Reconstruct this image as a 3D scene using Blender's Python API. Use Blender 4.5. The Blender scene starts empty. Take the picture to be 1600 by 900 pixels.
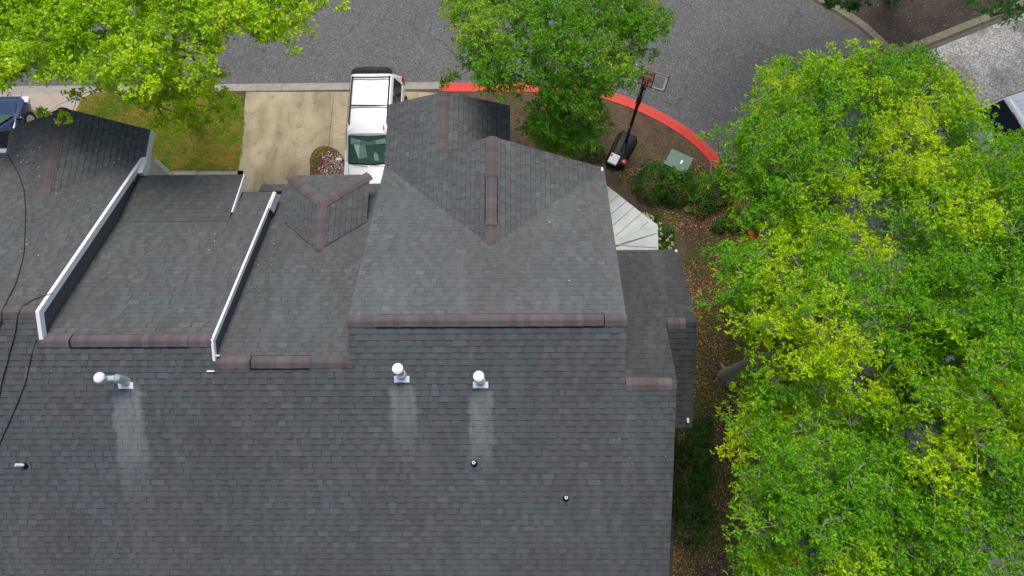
import bpy, math, random
import numpy as np
from mathutils import Vector, noise
random.seed(7); rng = np.random.default_rng(7)
SC = bpy.context.scene; COL = SC.collection
# ---------------- camera ----------------
F = 1066.7; H = 22.1; TILT = math.radians(17); ROLL = math.radians(1.0)
cam = bpy.data.cameras.new('camera'); camo = bpy.data.objects.new('camera', cam); COL.objects.link(camo)
cam.sensor_width = 36; cam.lens = 36 * F / 1600; cam.clip_end = 2000; cam.clip_start = .1
camo.location = (0, 0, H); camo.rotation_mode = 'XYZ'; camo.rotation_euler = (TILT, ROLL, 0)
SC.camera = camo
# ---------------- world, sun, exposure ----------------
SUN_EL = math.radians(65); SUN_AZ = math.radians(2)     # azimuth clockwise from +Y: the sun stands beyond and to the left
w = bpy.data.worlds.new('World'); SC.world = w; w.use_nodes = True
nt = w.node_tree; bg = nt.nodes['Background']; sky = nt.nodes.new('ShaderNodeTexSky')
sky.sky_type = 'NISHITA'; sky.sun_disc = False; sky.sun_elevation = SUN_EL; sky.sun_rotation = SUN_AZ
sky.air_density = 1.0; sky.dust_density = 3.0; sky.ozone_density = 1.0
nt.links.new(sky.outputs[0], bg.inputs[0]); bg.inputs[1].default_value = 0.12
sl = bpy.data.lights.new('sun', 'SUN'); sl.energy = 2.0; sl.angle = math.radians(24); sl.color = (1, .95, .87)
so = bpy.data.objects.new('sun', sl); COL.objects.link(so)
sdir = Vector((math.sin(SUN_AZ) * math.cos(SUN_EL), math.cos(SUN_AZ) * math.cos(SUN_EL), math.sin(SUN_EL)))
so.rotation_euler = sdir.to_track_quat('Z', 'Y').to_euler(); so.location = (20, 20, 40)
SC.view_settings.view_transform = 'Standard'; SC.view_settings.look = 'None'
SC.view_settings.exposure = 0.40; SC.view_settings.gamma = 1

# ---------------- measuring helpers ----------------
def _R():
    cx, sx = math.cos(TILT), math.sin(TILT); cy, sy = math.cos(ROLL), math.sin(ROLL)
    return np.array([[cy, 0, sy], [0, 1, 0], [-sy, 0, cy]]) @ np.array([[1, 0, 0], [0, cx, -sx], [0, sx, cx]])
RM = _R(); CC = np.array([0, 0, H])
def hit(px, py, P):
    d = RM @ np.array([(px - 800) / F, -(py - 450) / F, -1]); a, b, c = P
    t = (a + b * CC[0] + c * CC[1] - CC[2]) / (d[2] - b * d[0] - c * d[1]); return Vector(CC + t * d)
def at(px, py, z=0.0): return hit(px, py, (z, 0, 0))
def proj(p):
    q = RM.T @ (np.array(p) - CC); return 800 + F * q[0] / -q[2], 450 - F * q[1] / -q[2]

# ---------------- materials ----------------
def mat(name, col=(.5, .5, .5), rough=.7, metal=0.0, noise_amt=0.0, scale=8.0, col2=None, bump=0.0, bscale=60, spec=.4, detail=6, attr=False, thresh=None):
    m = bpy.data.materials.new(name); m.use_nodes = True; n = m.node_tree.nodes; L = m.node_tree.links
    b = n['Principled BSDF']; b.inputs['Roughness'].default_value = rough; b.inputs['Metallic'].default_value = metal
    b.inputs['Specular IOR Level'].default_value = spec
    b.inputs['Base Color'].default_value = (*col, 1); src = None
    geo = n.new('ShaderNodeNewGeometry')
    if attr:
        a = n.new('ShaderNodeAttribute'); a.attribute_name = 'Col'; src = a.outputs['Color']
    if col2 is not None:
        t = n.new('ShaderNodeTexNoise'); t.inputs['Scale'].default_value = scale; t.inputs['Detail'].default_value = detail
        t.inputs['Roughness'].default_value = .65
        L.new(geo.outputs['Position'], t.inputs['Vector'])
        r = n.new('ShaderNodeValToRGB'); lo, hi = thresh or (.35, .65)
        r.color_ramp.elements[0].position = lo; r.color_ramp.elements[1].position = hi
        r.color_ramp.elements[0].color = (*col, 1); r.color_ramp.elements[1].color = (*col2, 1)
        L.new(t.outputs['Fac'], r.inputs[0]); src = r.outputs[0]
    if noise_amt:
        t2 = n.new('ShaderNodeTexNoise'); t2.inputs['Scale'].default_value = bscale; t2.inputs['Detail'].default_value = 4
        L.new(geo.outputs['Position'], t2.inputs['Vector'])
        mr = n.new('ShaderNodeMapRange'); mr.inputs[1].default_value = .3; mr.inputs[2].default_value = .7
        mr.inputs[3].default_value = 1 - noise_amt; mr.inputs[4].default_value = 1 + noise_amt
        L.new(t2.outputs['Fac'], mr.inputs[0])
        mx = n.new('ShaderNodeVectorMath'); mx.operation = 'SCALE'
        if src is None:
            rg = n.new('ShaderNodeRGB'); rg.outputs[0].default_value = (*col, 1); src = rg.outputs[0]
        L.new(src, mx.inputs[0]); L.new(mr.outputs[0], mx.inputs['Scale']); src = mx.outputs[0]
    if src is not None: L.new(src, b.inputs['Base Color'])
    if bump:
        t3 = n.new('ShaderNodeTexNoise'); t3.inputs['Scale'].default_value = bscale; t3.inputs['Detail'].default_value = 5
        L.new(geo.outputs['Position'], t3.inputs['Vector'])
        bp = n.new('ShaderNodeBump'); bp.inputs['Strength'].default_value = bump; bp.inputs['Distance'].default_value = .01
        L.new(t3.outputs['Fac'], bp.inputs['Height']); L.new(bp.outputs[0], b.inputs['Normal'])
    m['src'] = 0
    return m
def grain(m, scale, cols, amt, pos=(0, .35, .6, .85)):
    n = m.node_tree.nodes; L = m.node_tree.links; g = n.new('ShaderNodeNewGeometry'); v = n.new('ShaderNodeTexVoronoi'); v.inputs['Scale'].default_value = scale
    L.new(g.outputs['Position'], v.inputs['Vector']); sp = n.new('ShaderNodeSeparateColor'); L.new(v.outputs['Color'], sp.inputs[0]); r = n.new('ShaderNodeValToRGB'); r.color_ramp.interpolation = 'CONSTANT'
    while len(r.color_ramp.elements) < len(cols): r.color_ramp.elements.new(.5)
    for e, p, c in zip(r.color_ramp.elements, pos, cols): e.position = p; e.color = (*c, 1)
    L.new(sp.outputs[0], r.inputs[0]); b = n['Principled BSDF']; s = base_link(m); mx = n.new('ShaderNodeMix'); mx.data_type = 'RGBA'; mx.inputs[0].default_value = amt
    L.new(s, mx.inputs[6]); L.new(r.outputs[0], mx.inputs[7]); L.new(mx.outputs[2], b.inputs['Base Color'])
def base_link(m):
    for l in m.node_tree.links:
        if l.to_socket.name == 'Base Color': return l.from_socket
def overlay(m, sock_fac, col):
    """mix a colour over the base colour by a factor socket"""
    n = m.node_tree.nodes; L = m.node_tree.links; b = n['Principled BSDF']; s = base_link(m)
    mx = n.new('ShaderNodeMix'); mx.data_type = 'RGBA'; L.new(sock_fac, mx.inputs[0]); L.new(s, mx.inputs[6])
    mx.inputs[7].default_value = (*col, 1); L.new(mx.outputs[2], b.inputs['Base Color'])
def noise_fac(m, scale, lo, hi, amt=1.0, detail=4, stretch=None):
    n = m.node_tree.nodes; L = m.node_tree.links; g = n.new('ShaderNodeNewGeometry')
    t = n.new('ShaderNodeTexNoise'); t.inputs['Scale'].default_value = scale; t.inputs['Detail'].default_value = detail
    if stretch:
        v = n.new('ShaderNodeVectorMath'); v.operation = 'MULTIPLY'; v.inputs[1].default_value = stretch
        L.new(g.outputs['Position'], v.inputs[0]); L.new(v.outputs[0], t.inputs['Vector'])
    else: L.new(g.outputs['Position'], t.inputs['Vector'])
    mr = n.new('ShaderNodeMapRange'); mr.inputs[1].default_value = lo; mr.inputs[2].default_value = hi
    mr.inputs[3].default_value = 0; mr.inputs[4].default_value = amt; L.new(t.outputs['Fac'], mr.inputs[0]); return mr.outputs[0]

M = {}
M['shingle'] = mat('asphalt_shingle', attr=True, rough=.88, noise_amt=.22, bscale=260, bump=.5, spec=.25)
M['cap'] = mat('ridge_cap_shingle', attr=True, rough=.88, noise_amt=.2, bscale=260, bump=.5, spec=.25)
M['upstand'] = mat('wall_upstand_felt', (.115, .118, .116), .9, noise_amt=.25, bscale=30)
M['felt'] = mat('roof_edge_felt', (.045, .047, .049), .9, noise_amt=.3, bscale=40)
M['black'] = mat('black_plastic', (.008, .008, .010), .5, spec=.25)
M['blackmetal'] = mat('black_powder_coat', (.01, .01, .011), .35, spec=.5)
M['white_trim'] = mat('white_trim_paint', (.76, .77, .77), .5, noise_amt=.06, bscale=6)
M['siding'] = mat('beige_siding', (.62, .57, .47), .7, noise_amt=.06, bscale=8)
M['panel'] = mat('pale_metal_panel', (.40, .44, .44), .5, metal=.0, col2=(.50, .53, .53), scale=1.7, noise_amt=.05, bscale=25)
M['seam'] = mat('metal_seam', (.24, .27, .28), .55, noise_amt=.1, bscale=30)
M['galv'] = mat('galvanised_steel', (.55, .60, .60), .42, metal=.35, noise_amt=.12, bscale=14)
M['galvw'] = mat('vent_cap_metal', (.86, .88, .88), .45, metal=.05, noise_amt=.03, bscale=14)
M['asphalt'] = mat('asphalt', (.100, .099, .101), .85, col2=(.132, .130, .132), scale=.35, noise_amt=.55, bscale=34, bump=.6)
grain(M['asphalt'], 26, [(.05, .05, .053), (.09, .088, .093), (.15, .148, .152), (.25, .24, .235)], .42, (0, .3, .68, .93))
overlay(M['asphalt'], noise_fac(M['asphalt'], 55, .66, .74, .75, 2), (.36, .34, .32))
overlay(M['asphalt'], noise_fac(M['asphalt'], 2.3, .60, .72, .35, 6), (.07, .068, .072))
def cracks(m, scale, width, col, amt):
    n = m.node_tree.nodes; L = m.node_tree.links; g = n.new('ShaderNodeNewGeometry'); t = n.new('ShaderNodeTexNoise'); t.inputs['Scale'].default_value = 1.3; t.inputs['Detail'].default_value = 6; L.new(g.outputs['Position'], t.inputs['Vector'])
    a = n.new('ShaderNodeVectorMath'); a.operation = 'MULTIPLY_ADD'; a.inputs[1].default_value = (1.1, 1.1, 0); L.new(t.outputs['Color'], a.inputs[0]); L.new(g.outputs['Position'], a.inputs[2])
    v = n.new('ShaderNodeTexVoronoi'); v.feature = 'DISTANCE_TO_EDGE'; v.inputs['Scale'].default_value = scale; L.new(a.outputs[0], v.inputs['Vector'])
    r = n.new('ShaderNodeMapRange'); r.inputs[1].default_value = 0; r.inputs[2].default_value = width; r.inputs[3].default_value = amt; r.inputs[4].default_value = 0; L.new(v.outputs['Distance'], r.inputs[0])
    k = n.new('ShaderNodeMath'); k.operation = 'MULTIPLY'; L.new(r.outputs[0], k.inputs[0]); L.new(noise_fac(m, .5, .42, .58, 1.0), k.inputs[1]); overlay(m, k.outputs[0], col)
cracks(M['asphalt'], .32, .007, (.035, .034, .035), .85)
M['concrete'] = mat('driveway_concrete', (.32, .260, .165), .85, col2=(.42, .355, .245), scale=1.1, noise_amt=.10, bscale=45, bump=.2, thresh=(.3, .7))
overlay(M['concrete'], noise_fac(M['concrete'], 1.0, .46, .66, .8, 7, (1.6, .6, 1)), (.205, .165, .10)); overlay(M['concrete'], noise_fac(M['concrete'], 3.2, .58, .72, .55, 7), (.13, .11, .075))
M['concrete_pink'] = mat('pinkish_concrete', (.36, .29, .24), .85, col2=(.43, .36, .31), scale=1.4, noise_amt=.1, bscale=45)
M['kerb'] = mat('kerb_concrete', (.26, .235, .20), .85, col2=(.33, .31, .275), scale=2.2, noise_amt=.14, bscale=40)
overlay(M['kerb'], noise_fac(M['kerb'], 3.5, .58, .72, .6, 6, (1, 3, 1)), (.13, .115, .10))
M['kerb_dark'] = mat('mossy_kerb_concrete', (.17, .15, .095), .88, col2=(.24, .215, .15), scale=2.2, noise_amt=.2, bscale=40)
M['red'] = mat('red_kerb_paint', (.62, .014, .004), .55, col2=(.52, .022, .008), scale=3, noise_amt=.08, bscale=30)
M['red_faded'] = mat('faded_red_gutter_paint', (.48, .055, .030), .65, col2=(.56, .04, .018), scale=3, noise_amt=.1, bscale=40)
overlay(M['red'], noise_fac(M['red'], 6, .56, .70, .7, 8), (.30, .05, .03)); overlay(M['red'], noise_fac(M['red'], 30, .68, .72, .7, 4), (.42, .36, .32))
overlay(M['red_faded'], noise_fac(M['red_faded'], 26, .60, .72, .6, 5), (.36, .20, .16))
M['soil'] = mat('dark_soil', (.062, .040, .027), .95, col2=(.125, .083, .052), scale=1.2, noise_amt=.5, bscale=28, bump=.8)
overlay(M['soil'], noise_fac(M['soil'], .9, .53, .66, .7, 7), (.085, .10, .028))
M['island_soil'] = mat('bare_island_soil', (.038, .028, .021), .95, col2=(.065, .048, .037), scale=1.2, noise_amt=.35, bscale=30, bump=.6)
M['grass_base'] = mat('lawn_soil', (.14, .155, .03), .95, col2=(.24, .19, .06), scale=1.6, noise_amt=.5, bscale=40, bump=.8)
M['pebble'] = mat('pebbled_paving', (.34, .31, .28), .8, col2=(.52, .50, .47), scale=2.6, noise_amt=.15, bscale=46, bump=.7, thresh=(.40, .60))
grain(M['pebble'], 26, [(.16, .135, .11), (.30, .27, .23), (.48, .45, .41), (.72, .70, .66)], .6, (0, .28, .5, .78))
overlay(M['pebble'], noise_fac(M['pebble'], .9, .50, .66, .65, 5), (.15, .125, .085))
M['carwhite'] = mat('white_car_paint', (.84, .85, .86), .16, spec=.6, noise_amt=.01, bscale=3)
M['carblue'] = mat('dark_blue_car_paint', (.010, .028, .085), .14, spec=.7, noise_amt=.05, bscale=3)
M['cargrey'] = mat('grey_car_paint', (.28, .28, .29), .3, spec=.6, noise_amt=.04, bscale=8)
M['darkglass'] = mat('dark_tinted_glass', (.006, .007, .009), .12, spec=.28)
M['bluglass'] = mat('blue_rear_glass', (.035, .045, .075), .1, spec=.8)
M['rubber'] = mat('tyre_rubber', (.018, .018, .018), .85)
M['rim'] = mat('wheel_alloy', (.45, .46, .47), .3, metal=.8)
M['interior'] = mat('car_interior', (.06, .16, .135), .7, noise_amt=.2, bscale=9)
M['shade'] = mat('windscreen_sunshade', (.50, .66, .62), .6, noise_amt=.05, bscale=10)
M['redlamp'] = mat('red_lamp_lens', (.35, .012, .012), .25, spec=.6)
M['clearlamp'] = mat('headlamp_lens', (.75, .77, .78), .15, spec=.7)
M['white'] = mat('white_plastic', (.80, .80, .80), .5, noise_amt=.02, bscale=8)
M['orange'] = mat('orange_steel', (.65, .12, .03), .45, noise_amt=.05, bscale=8)
M['redplastic'] = mat('red_plastic', (.35, .015, .02), .4, noise_amt=.1, bscale=20)
M['net'] = mat('white_net_cord', (.6, .6, .58), .8)
M['box'] = mat('pale_green_utility_paint', (.12, .19, .15), .6, noise_amt=.08, bscale=9)
M['cable'] = mat('black_cable', (.012, .012, .013), .6)
M['fleck'] = mat('fallen_leaf', attr=True, rough=.8)
M['litter'] = mat('leaf_litter', attr=True, rough=.9)
M['bark'] = mat('tree_bark', (.15, .125, .085), .9, col2=(.25, .22, .16), scale=5, noise_amt=.35, bscale=30, bump=.9)
M['paletwig'] = mat('pale_bark', (.33, .31, .22), .85, col2=(.22, .21, .13), scale=7, noise_amt=.25, bscale=30)
M['roots'] = mat('root_bark', (.065, .048, .033), .9, col2=(.14, .11, .08), scale=5, noise_amt=.35, bscale=30, bump=.9)
cracks(M['concrete'], .22, .003, (.12, .10, .07), .7)
def leafmat(name, transl=.45):
    m = bpy.data.materials.new(name); m.use_nodes = True; n = m.node_tree.nodes; L = m.node_tree.links
    b = n['Principled BSDF']; b.inputs['Roughness'].default_value = .5; b.inputs['Specular IOR Level'].default_value = .3
    a = n.new('ShaderNodeAttribute'); a.attribute_name = 'Col'; L.new(a.outputs['Color'], b.inputs['Base Color'])
    t = n.new('ShaderNodeBsdfTranslucent'); L.new(a.outputs['Color'], t.inputs['Color'])
    mx = n.new('ShaderNodeMixShader'); mx.inputs[0].default_value = transl
    L.new(b.outputs[0], mx.inputs[1]); L.new(t.outputs[0], mx.inputs[2]); L.new(mx.outputs[0], n['Material Output'].inputs[0]); return m
M['shinglegrey'] = mat('grey_flashing', (.09, .095, .10), .8, noise_amt=.2, bscale=60)
M['leaf'] = leafmat('leaf', .5)
def leafmat2(name):
    m = bpy.data.materials.new(name); m.use_nodes = True; n = m.node_tree.nodes; L = m.node_tree.links; b = n['Principled BSDF']; b.inputs['Base Color'].default_value = (.92, .92, .92, 1)
    t = n.new('ShaderNodeBsdfTranslucent'); t.inputs['Color'].default_value = (.93, .93, .93, 1); mx = n.new('ShaderNodeMixShader'); mx.inputs[0].default_value = .6
    L.new(b.outputs[0], mx.inputs[1]); L.new(t.outputs[0], mx.inputs[2]); L.new(mx.outputs[0], n['Material Output'].inputs[0]); return m
M['blade'] = leafmat('grass_blade', .3)
def glassmat(name, tint, fac, tr=(.80, .93, .90)):
    m = bpy.data.materials.new(name); m.use_nodes = True; n = m.node_tree.nodes; L = m.node_tree.links
    b = n['Principled BSDF']; b.inputs['Base Color'].default_value = (*tint, 1); b.inputs['Roughness'].default_value = .05; b.inputs['Specular IOR Level'].default_value = .6
    t = n.new('ShaderNodeBsdfTransparent'); t.inputs[0].default_value = (*tr, 1)
    mx = n.new('ShaderNodeMixShader'); mx.inputs[0].default_value = fac
    L.new(t.outputs[0], mx.inputs[1]); L.new(b.outputs[0], mx.inputs[2]); L.new(mx.outputs[0], n['Material Output'].inputs[0]); return m
M['glass'] = glassmat('green_tinted_glass', (.10, .18, .17), .30)
M['clear'] = glassmat('clear_acrylic', (.5, .5, .5), .03, (.97, .98, .98))
M['tint_orange'] = glassmat('orange_tinted_acrylic', (.60, .26, .18), .30, (1, .80, .72))

# ---------------- object helpers ----------------
def tag(o, label=None, cat=None, group=None, kind=None):
    if label: o['label'] = label
    if cat: o['category'] = cat
    if group: o['group'] = group
    if kind: o['kind'] = kind
    return o
def empty(name, loc, label=None, cat=None, group=None, kind=None):
    o = bpy.data.objects.new(name, None); COL.objects.link(o); o.location = loc; o.empty_display_size = .3
    return tag(o, label, cat, group, kind)
class MB:
    def __init__(s): s.v = []; s.f = []; s.c = []; s.m = []; s.mats = []; s.sm = False
    def add(s, vs, fs, col=None, m=0):
        o = len(s.v); s.v += [tuple(p) for p in vs]
        for f in fs: s.f.append([i + o for i in f]); s.c.append(col); s.m.append(m)
    def prism(s, poly, off, col=None, m=0):
        """poly: list of 3-D points, off: vector to the far cap"""
        n = len(poly); a = [Vector(p) for p in poly]; b = [p + Vector(off) for p in a]
        s.add(a + b, [list(range(n))[::-1], [i + n for i in range(n)]] + [[i, (i + 1) % n, (i + 1) % n + n, i + n] for i in range(n)], col, m)
    def box(s, c, size, rz=0, col=None, m=0, ax=None):
        X = Vector((math.cos(rz), math.sin(rz), 0)); Y = Vector((-math.sin(rz), math.cos(rz), 0)); Z = Vector((0, 0, 1))
        if ax: X, Y, Z = ax
        c = Vector(c); p = [c + X * (size[0] / 2 * i) + Y * (size[1] / 2 * j) + Z * (size[2] / 2 * k) for i, j, k in
            ((-1, -1, -1), (1, -1, -1), (1, 1, -1), (-1, 1, -1), (-1, -1, 1), (1, -1, 1), (1, 1, 1), (-1, 1, 1))]
        s.add(p, [(3, 2, 1, 0), (4, 5, 6, 7), (0, 1, 5, 4), (1, 2, 6, 5), (2, 3, 7, 6), (3, 0, 4, 7)], col, m)
    def tube(s, pts, rad, n=8, col=None, caps=True, m=0):
        pts = [Vector(p) for p in pts]; rad = rad if hasattr(rad, '__len__') else [rad] * len(pts); vs = []; fs = []
        up = Vector((.13, .27, .95))
        for i, p in enumerate(pts):
            d = (pts[min(i + 1, len(pts) - 1)] - pts[max(i - 1, 0)]).normalized()
            a = d.cross(up)
            if a.length < .2: a = d.cross(Vector((1, 0, 0)))
            a.normalize(); b = d.cross(a)
            for k in range(n):
                t = 2 * math.pi * k / n; vs.append(p + a * (math.cos(t) * rad[i]) + b * (math.sin(t) * rad[i]))
        for i in range(len(pts) - 1):
            for k in range(n): fs.append((i * n + k, i * n + (k + 1) % n, (i + 1) * n + (k + 1) % n, (i + 1) * n + k))
        if caps: fs.append(list(range(n))); fs.append([(len(pts) - 1) * n + k for k in range(n)][::-1])
        s.add(vs, fs, col, m)
    def lathe(s, c, prof, n=20, axis=None, col=None, m=0):
        c = Vector(c); Z = (axis or Vector((0, 0, 1))).normalized(); X = Z.cross(Vector((0, 1, .01))).normalized(); Y = Z.cross(X)
        vs = []; fs = []
        for r, h in prof:
            for k in range(n):
                t = 2 * math.pi * k / n; vs.append(c + Z * h + X * (r * math.cos(t)) + Y * (r * math.sin(t)))
        for i in range(len(prof) - 1):
            for k in range(n): fs.append((i * n + k, i * n + (k + 1) % n, (i + 1) * n + (k + 1) % n, (i + 1) * n + k))
        fs.append(list(range(n))[::-1]); fs.append([(len(prof) - 1) * n + k for k in range(n)]); s.add(vs, fs, col, m)
    def build(s, name, material, parent=None, smooth=False, bevel=0, **kw):
        me = bpy.data.meshes.new(name); o0 = Vector((0, 0, 0))
        me.from_pydata(s.v, [], s.f)
        for mt in (material if isinstance(material, (list, tuple)) else [material]): me.materials.append(mt)
        if any(s.m): me.polygons.foreach_set('material_index', s.m)
        if any(c is not None for c in s.c):
            a = me.color_attributes.new('Col', 'FLOAT_COLOR', 'CORNER'); arr = []
            for f, c in zip(s.f, s.c): arr += list(c + (1,) if c else (.5, .5, .5, 1)) * len(f)
            a.data.foreach_set('color', arr)
        if smooth:
            me.polygons.foreach_set('use_smooth', [True] * len(me.polygons))
            try: me.set_sharp_from_angle(angle=math.radians(40))
            except Exception: pass
        me.update(); o = bpy.data.objects.new(name, me); COL.objects.link(o)
        if parent is not None:
            o.parent = parent; o.matrix_parent_inverse = parent_inv(parent)
        if bevel:
            b = o.modifiers.new('bevel', 'BEVEL'); b.width = bevel; b.segments = 2; b.limit_method = 'ANGLE'
        return tag(o, **kw)
LOCAL = set()                                   # roots whose parts are written in the root's own axes
def parent_inv(p):
    from mathutils import Matrix
    if p.parent is not None or p.name in LOCAL: return Matrix.Identity(4)
    return Matrix.LocRotScale(p.location, p.rotation_euler, p.scale).inverted()
def quad_mesh(name, V, C, material, parent=None, k=4, **kw):
    """V (n,k,3) polygons, C (n,3) colours"""
    n = len(V); me = bpy.data.meshes.new(name); me.vertices.add(n * k); me.vertices.foreach_set('co', V.reshape(-1).astype(np.float32))
    me.loops.add(n * k); me.loops.foreach_set('vertex_index', np.arange(n * k, dtype=np.int32))
    me.polygons.add(n); me.polygons.foreach_set('loop_start', np.arange(0, n * k, k, dtype=np.int32))
    try: me.polygons.foreach_set('loop_total', np.full(n, k, dtype=np.int32))
    except Exception: pass
    a = me.color_attributes.new('Col', 'FLOAT_COLOR', 'CORNER')
    cc = np.concatenate([np.repeat(C, k, axis=0), np.ones((n * k, 1))], axis=1); a.data.foreach_set('color', cc.reshape(-1).astype(np.float32))
    me.materials.append(material); me.update(calc_edges=True); me.validate()
    o = bpy.data.objects.new(name, me); COL.objects.link(o)
    if parent is not None: o.parent = parent; o.matrix_parent_inverse = parent_inv(parent)
    return tag(o, **kw)
# ---------------- ground: road, lot, kerbs ----------------
def sheet(name, pts, z, material, thick=0, **kw):
    b = MB(); P = [Vector((p[0], p[1], z)) for p in pts]
    if thick: b.prism(P, (0, 0, -thick))
    else: b.add(P, [list(range(len(P)))])
    o = b.build(name, material, **kw)
    return o
sheet('road', [(-400, -400), (400, -400), (400, 400), (-400, 400)], -.13, M['asphalt'], kind='structure')
def smoothline(pts, n=4):
    out = []
    for i in range(len(pts) - 1):
        p0 = pts[max(i - 1, 0)]; p1 = pts[i]; p2 = pts[i + 1]; p3 = pts[min(i + 2, len(pts) - 1)]
        for k in range(n):
            t = k / n
            out.append(.5 * ((2 * p1) + (p2 - p0) * t + (2 * p0 - 5 * p1 + 4 * p2 - p3) * t * t + (3 * p1 - p0 - 3 * p2 + p3) * t ** 3))
    return out + [pts[-1]]
def V2(p): return Vector((p.x, p.y, 0))
Yg = at(560, 129, -.12).y                                   # outer gutter line of the straight kerb
straight = [Vector((-60, Yg, 0)), V2(at(690, 129, -.12))]; straight[1].y = Yg
curve_px = [(690, 129), (730, 129), (800, 129), (880, 131), (930, 136), (965, 146), (1005, 161), (1045, 181), (1080, 203), (1112, 231), (1140, 266), (1166, 308),
            (1190, 370), (1212, 450), (1228, 540), (1237, 620), (1243, 700), (1246, 780), (1249, 900), (1250, 1100)]
curve = smoothline([V2(at(a, b, -.12)) for a, b in curve_px], 3); curve[0].y = Yg
def offset_line(pts, d):
    out = []
    for i, p in enumerate(pts):
        t = (pts[min(i + 1, len(pts) - 1)] - pts[max(i - 1, 0)]).normalized(); out.append(p + Vector((t.y, -t.x, 0)) * d)
    return out
def kerb_run(name, line, d1, d2, mg, mk, seglen, label, side=1):
    """gutter pan d1 wide, kerb d2 wide, cut into cast segments"""
    root = empty(name, (line[0].x, line[0].y, 0), kind='structure')
    acc = [0]
    for i in range(1, len(line)): acc.append(acc[-1] + (line[i] - line[i - 1]).length)
    def samp(s):
        s = min(max(s, 0), acc[-1])
        for i in range(1, len(line)):
            if acc[i] >= s:
                t = (s - acc[i - 1]) / max(acc[i] - acc[i - 1], 1e-6); return line[i - 1].lerp(line[i], t), (line[i] - line[i - 1]).normalized()
        return line[-1], (line[-1] - line[-2]).normalized()
    s = 0
    while s < acc[-1] - .05:
        e = min(s + seglen, acc[-1]); n = max(2, int((e - s) / .35) + 1); rows = []
        for k in range(n):
            u = s + .006 + (e - s - .012) * k / (n - 1); p, t = samp(u)
            p0, t0 = samp(u - .3); p1, t1 = samp(u + .3); t = (t0 + t1).normalized(); nn = Vector((t.y, -t.x, 0)) * side
            j = noise.noise(p * .9) * .004
            rows.append([p + Vector((0, 0, -.124)) + nn * 0, p + nn * (d1 - .03) + Vector((0, 0, -.118)), p + nn * (d1 + .02) + Vector((0, 0, -.06)),
                         p + nn * (d1 + .06) + Vector((0, 0, .0 + j)), p + nn * (d1 + d2 - .02) + Vector((0, 0, .016 + j)), p + nn * (d1 + d2) + Vector((0, 0, -.01)), p + nn * (d1 + d2) + Vector((0, 0, -.2)), p + Vector((0, 0, -.2))])
        b = MB(); q = len(rows[0]); vs = [v for r in rows for v in r]; 
        for k in range(n - 1):
            for j in range(q):
                b.f.append([k * q + j, (k + 1) * q + j, (k + 1) * q + (j + 1) % q, k * q + (j + 1) % q]); b.c.append(None); b.m.append(0 if j in (0,) else 1)
        b.f.append(list(range(q))); b.c.append(None); b.m.append(1); b.f.append([(n - 1) * q + j for j in range(q)][::-1]); b.c.append(None); b.m.append(1)
        b.v = [tuple(v) for v in vs]; b.build('kerb_segment', [mg, mk], root, smooth=True)
        s = e
    return root
kerb_run('concrete_kerb', straight, .18, .24, M['kerb'], M['kerb'], 3.0, '')
kerb_run('red_kerb', curve, .21, .28, M['red_faded'], M['red'], 2.4, '')
inner = [Vector((-60, Yg - .41, 0))] + offset_line(curve, .47)
inner[1].y = Yg - .41
lot = [Vector((p.x, p.y, 0)) for p in inner] + [Vector((inner[-1].x, -30, 0)), Vector((-60, -30, 0))]
sheet('garden_ground', lot, -.004, M['soil'], .25, kind='structure')
Yi = Yg - .42
def G(px, py, z=0.004): return at(px, py, z)
def sheetpx(name, pts, z, m, thick=.02, **kw): return sheet(name, [G(a, b, z) for a, b in pts], z, m, thick, **kw)
# lawn
lawn_px = [(118, 178), (128, 156), (150, 147), (200, 143.2), (300, 143.2), (366, 143.2), (378, 152), (382, 170), (381, 200), (377, 240), (372, 266), (120, 266)]
sheetpx('lawn', lawn_px, .006, M['grass_base'], .03, kind='structure')
overlay(M['grass_base'], noise_fac(M['grass_base'], 2.4, .52, .66, .75, 7), (.16, .085, .035))
# driveways: cast slabs with open joints
def slabs(name, polys, z, m, **kw):
    r = empty(name, polys_center(polys, z), kind='structure')
    for p in polys:
        b = MB(); P = [G(a, c, z) for a, c in p]; cen = sum(P, Vector()) / len(P); P = [cen + (q - cen) * (1 - .012 / max((q - cen).length, .1)) for q in P]
        P = [Vector((q.x, q.y, z)) for q in P]; b.prism(P, (0, 0, -.05)); b.build('concrete_slab', m, r)
    return r
def polys_center(polys, z): return at(polys[0][0][0], polys[0][0][1], z)
slabs('middle_driveway', [[(384, 143.0), (522, 143.0), (505, 310), (365, 330)], [(522, 143.0), (652, 143.0), (654, 310), (505, 310)], [(652, 143.0), (700, 146), (706, 210), (706, 310), (654, 310)]], .012, M['concrete'])
slabs('left_driveway', [[(-160, 143.0), (34, 143.0), (20, 350), (-200, 350)], [(34, 143.0), (148, 143.0), (127, 155), (117, 178), (110, 350), (20, 350)]], .012, M['concrete_pink'])
slabs('front_walk', [[(118, 266.5), (308, 266.5), (306, 300), (110, 300)], [(308, 266.5), (381, 266.5), (374, 300), (306, 300)]], .012, M['kerb'])
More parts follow.
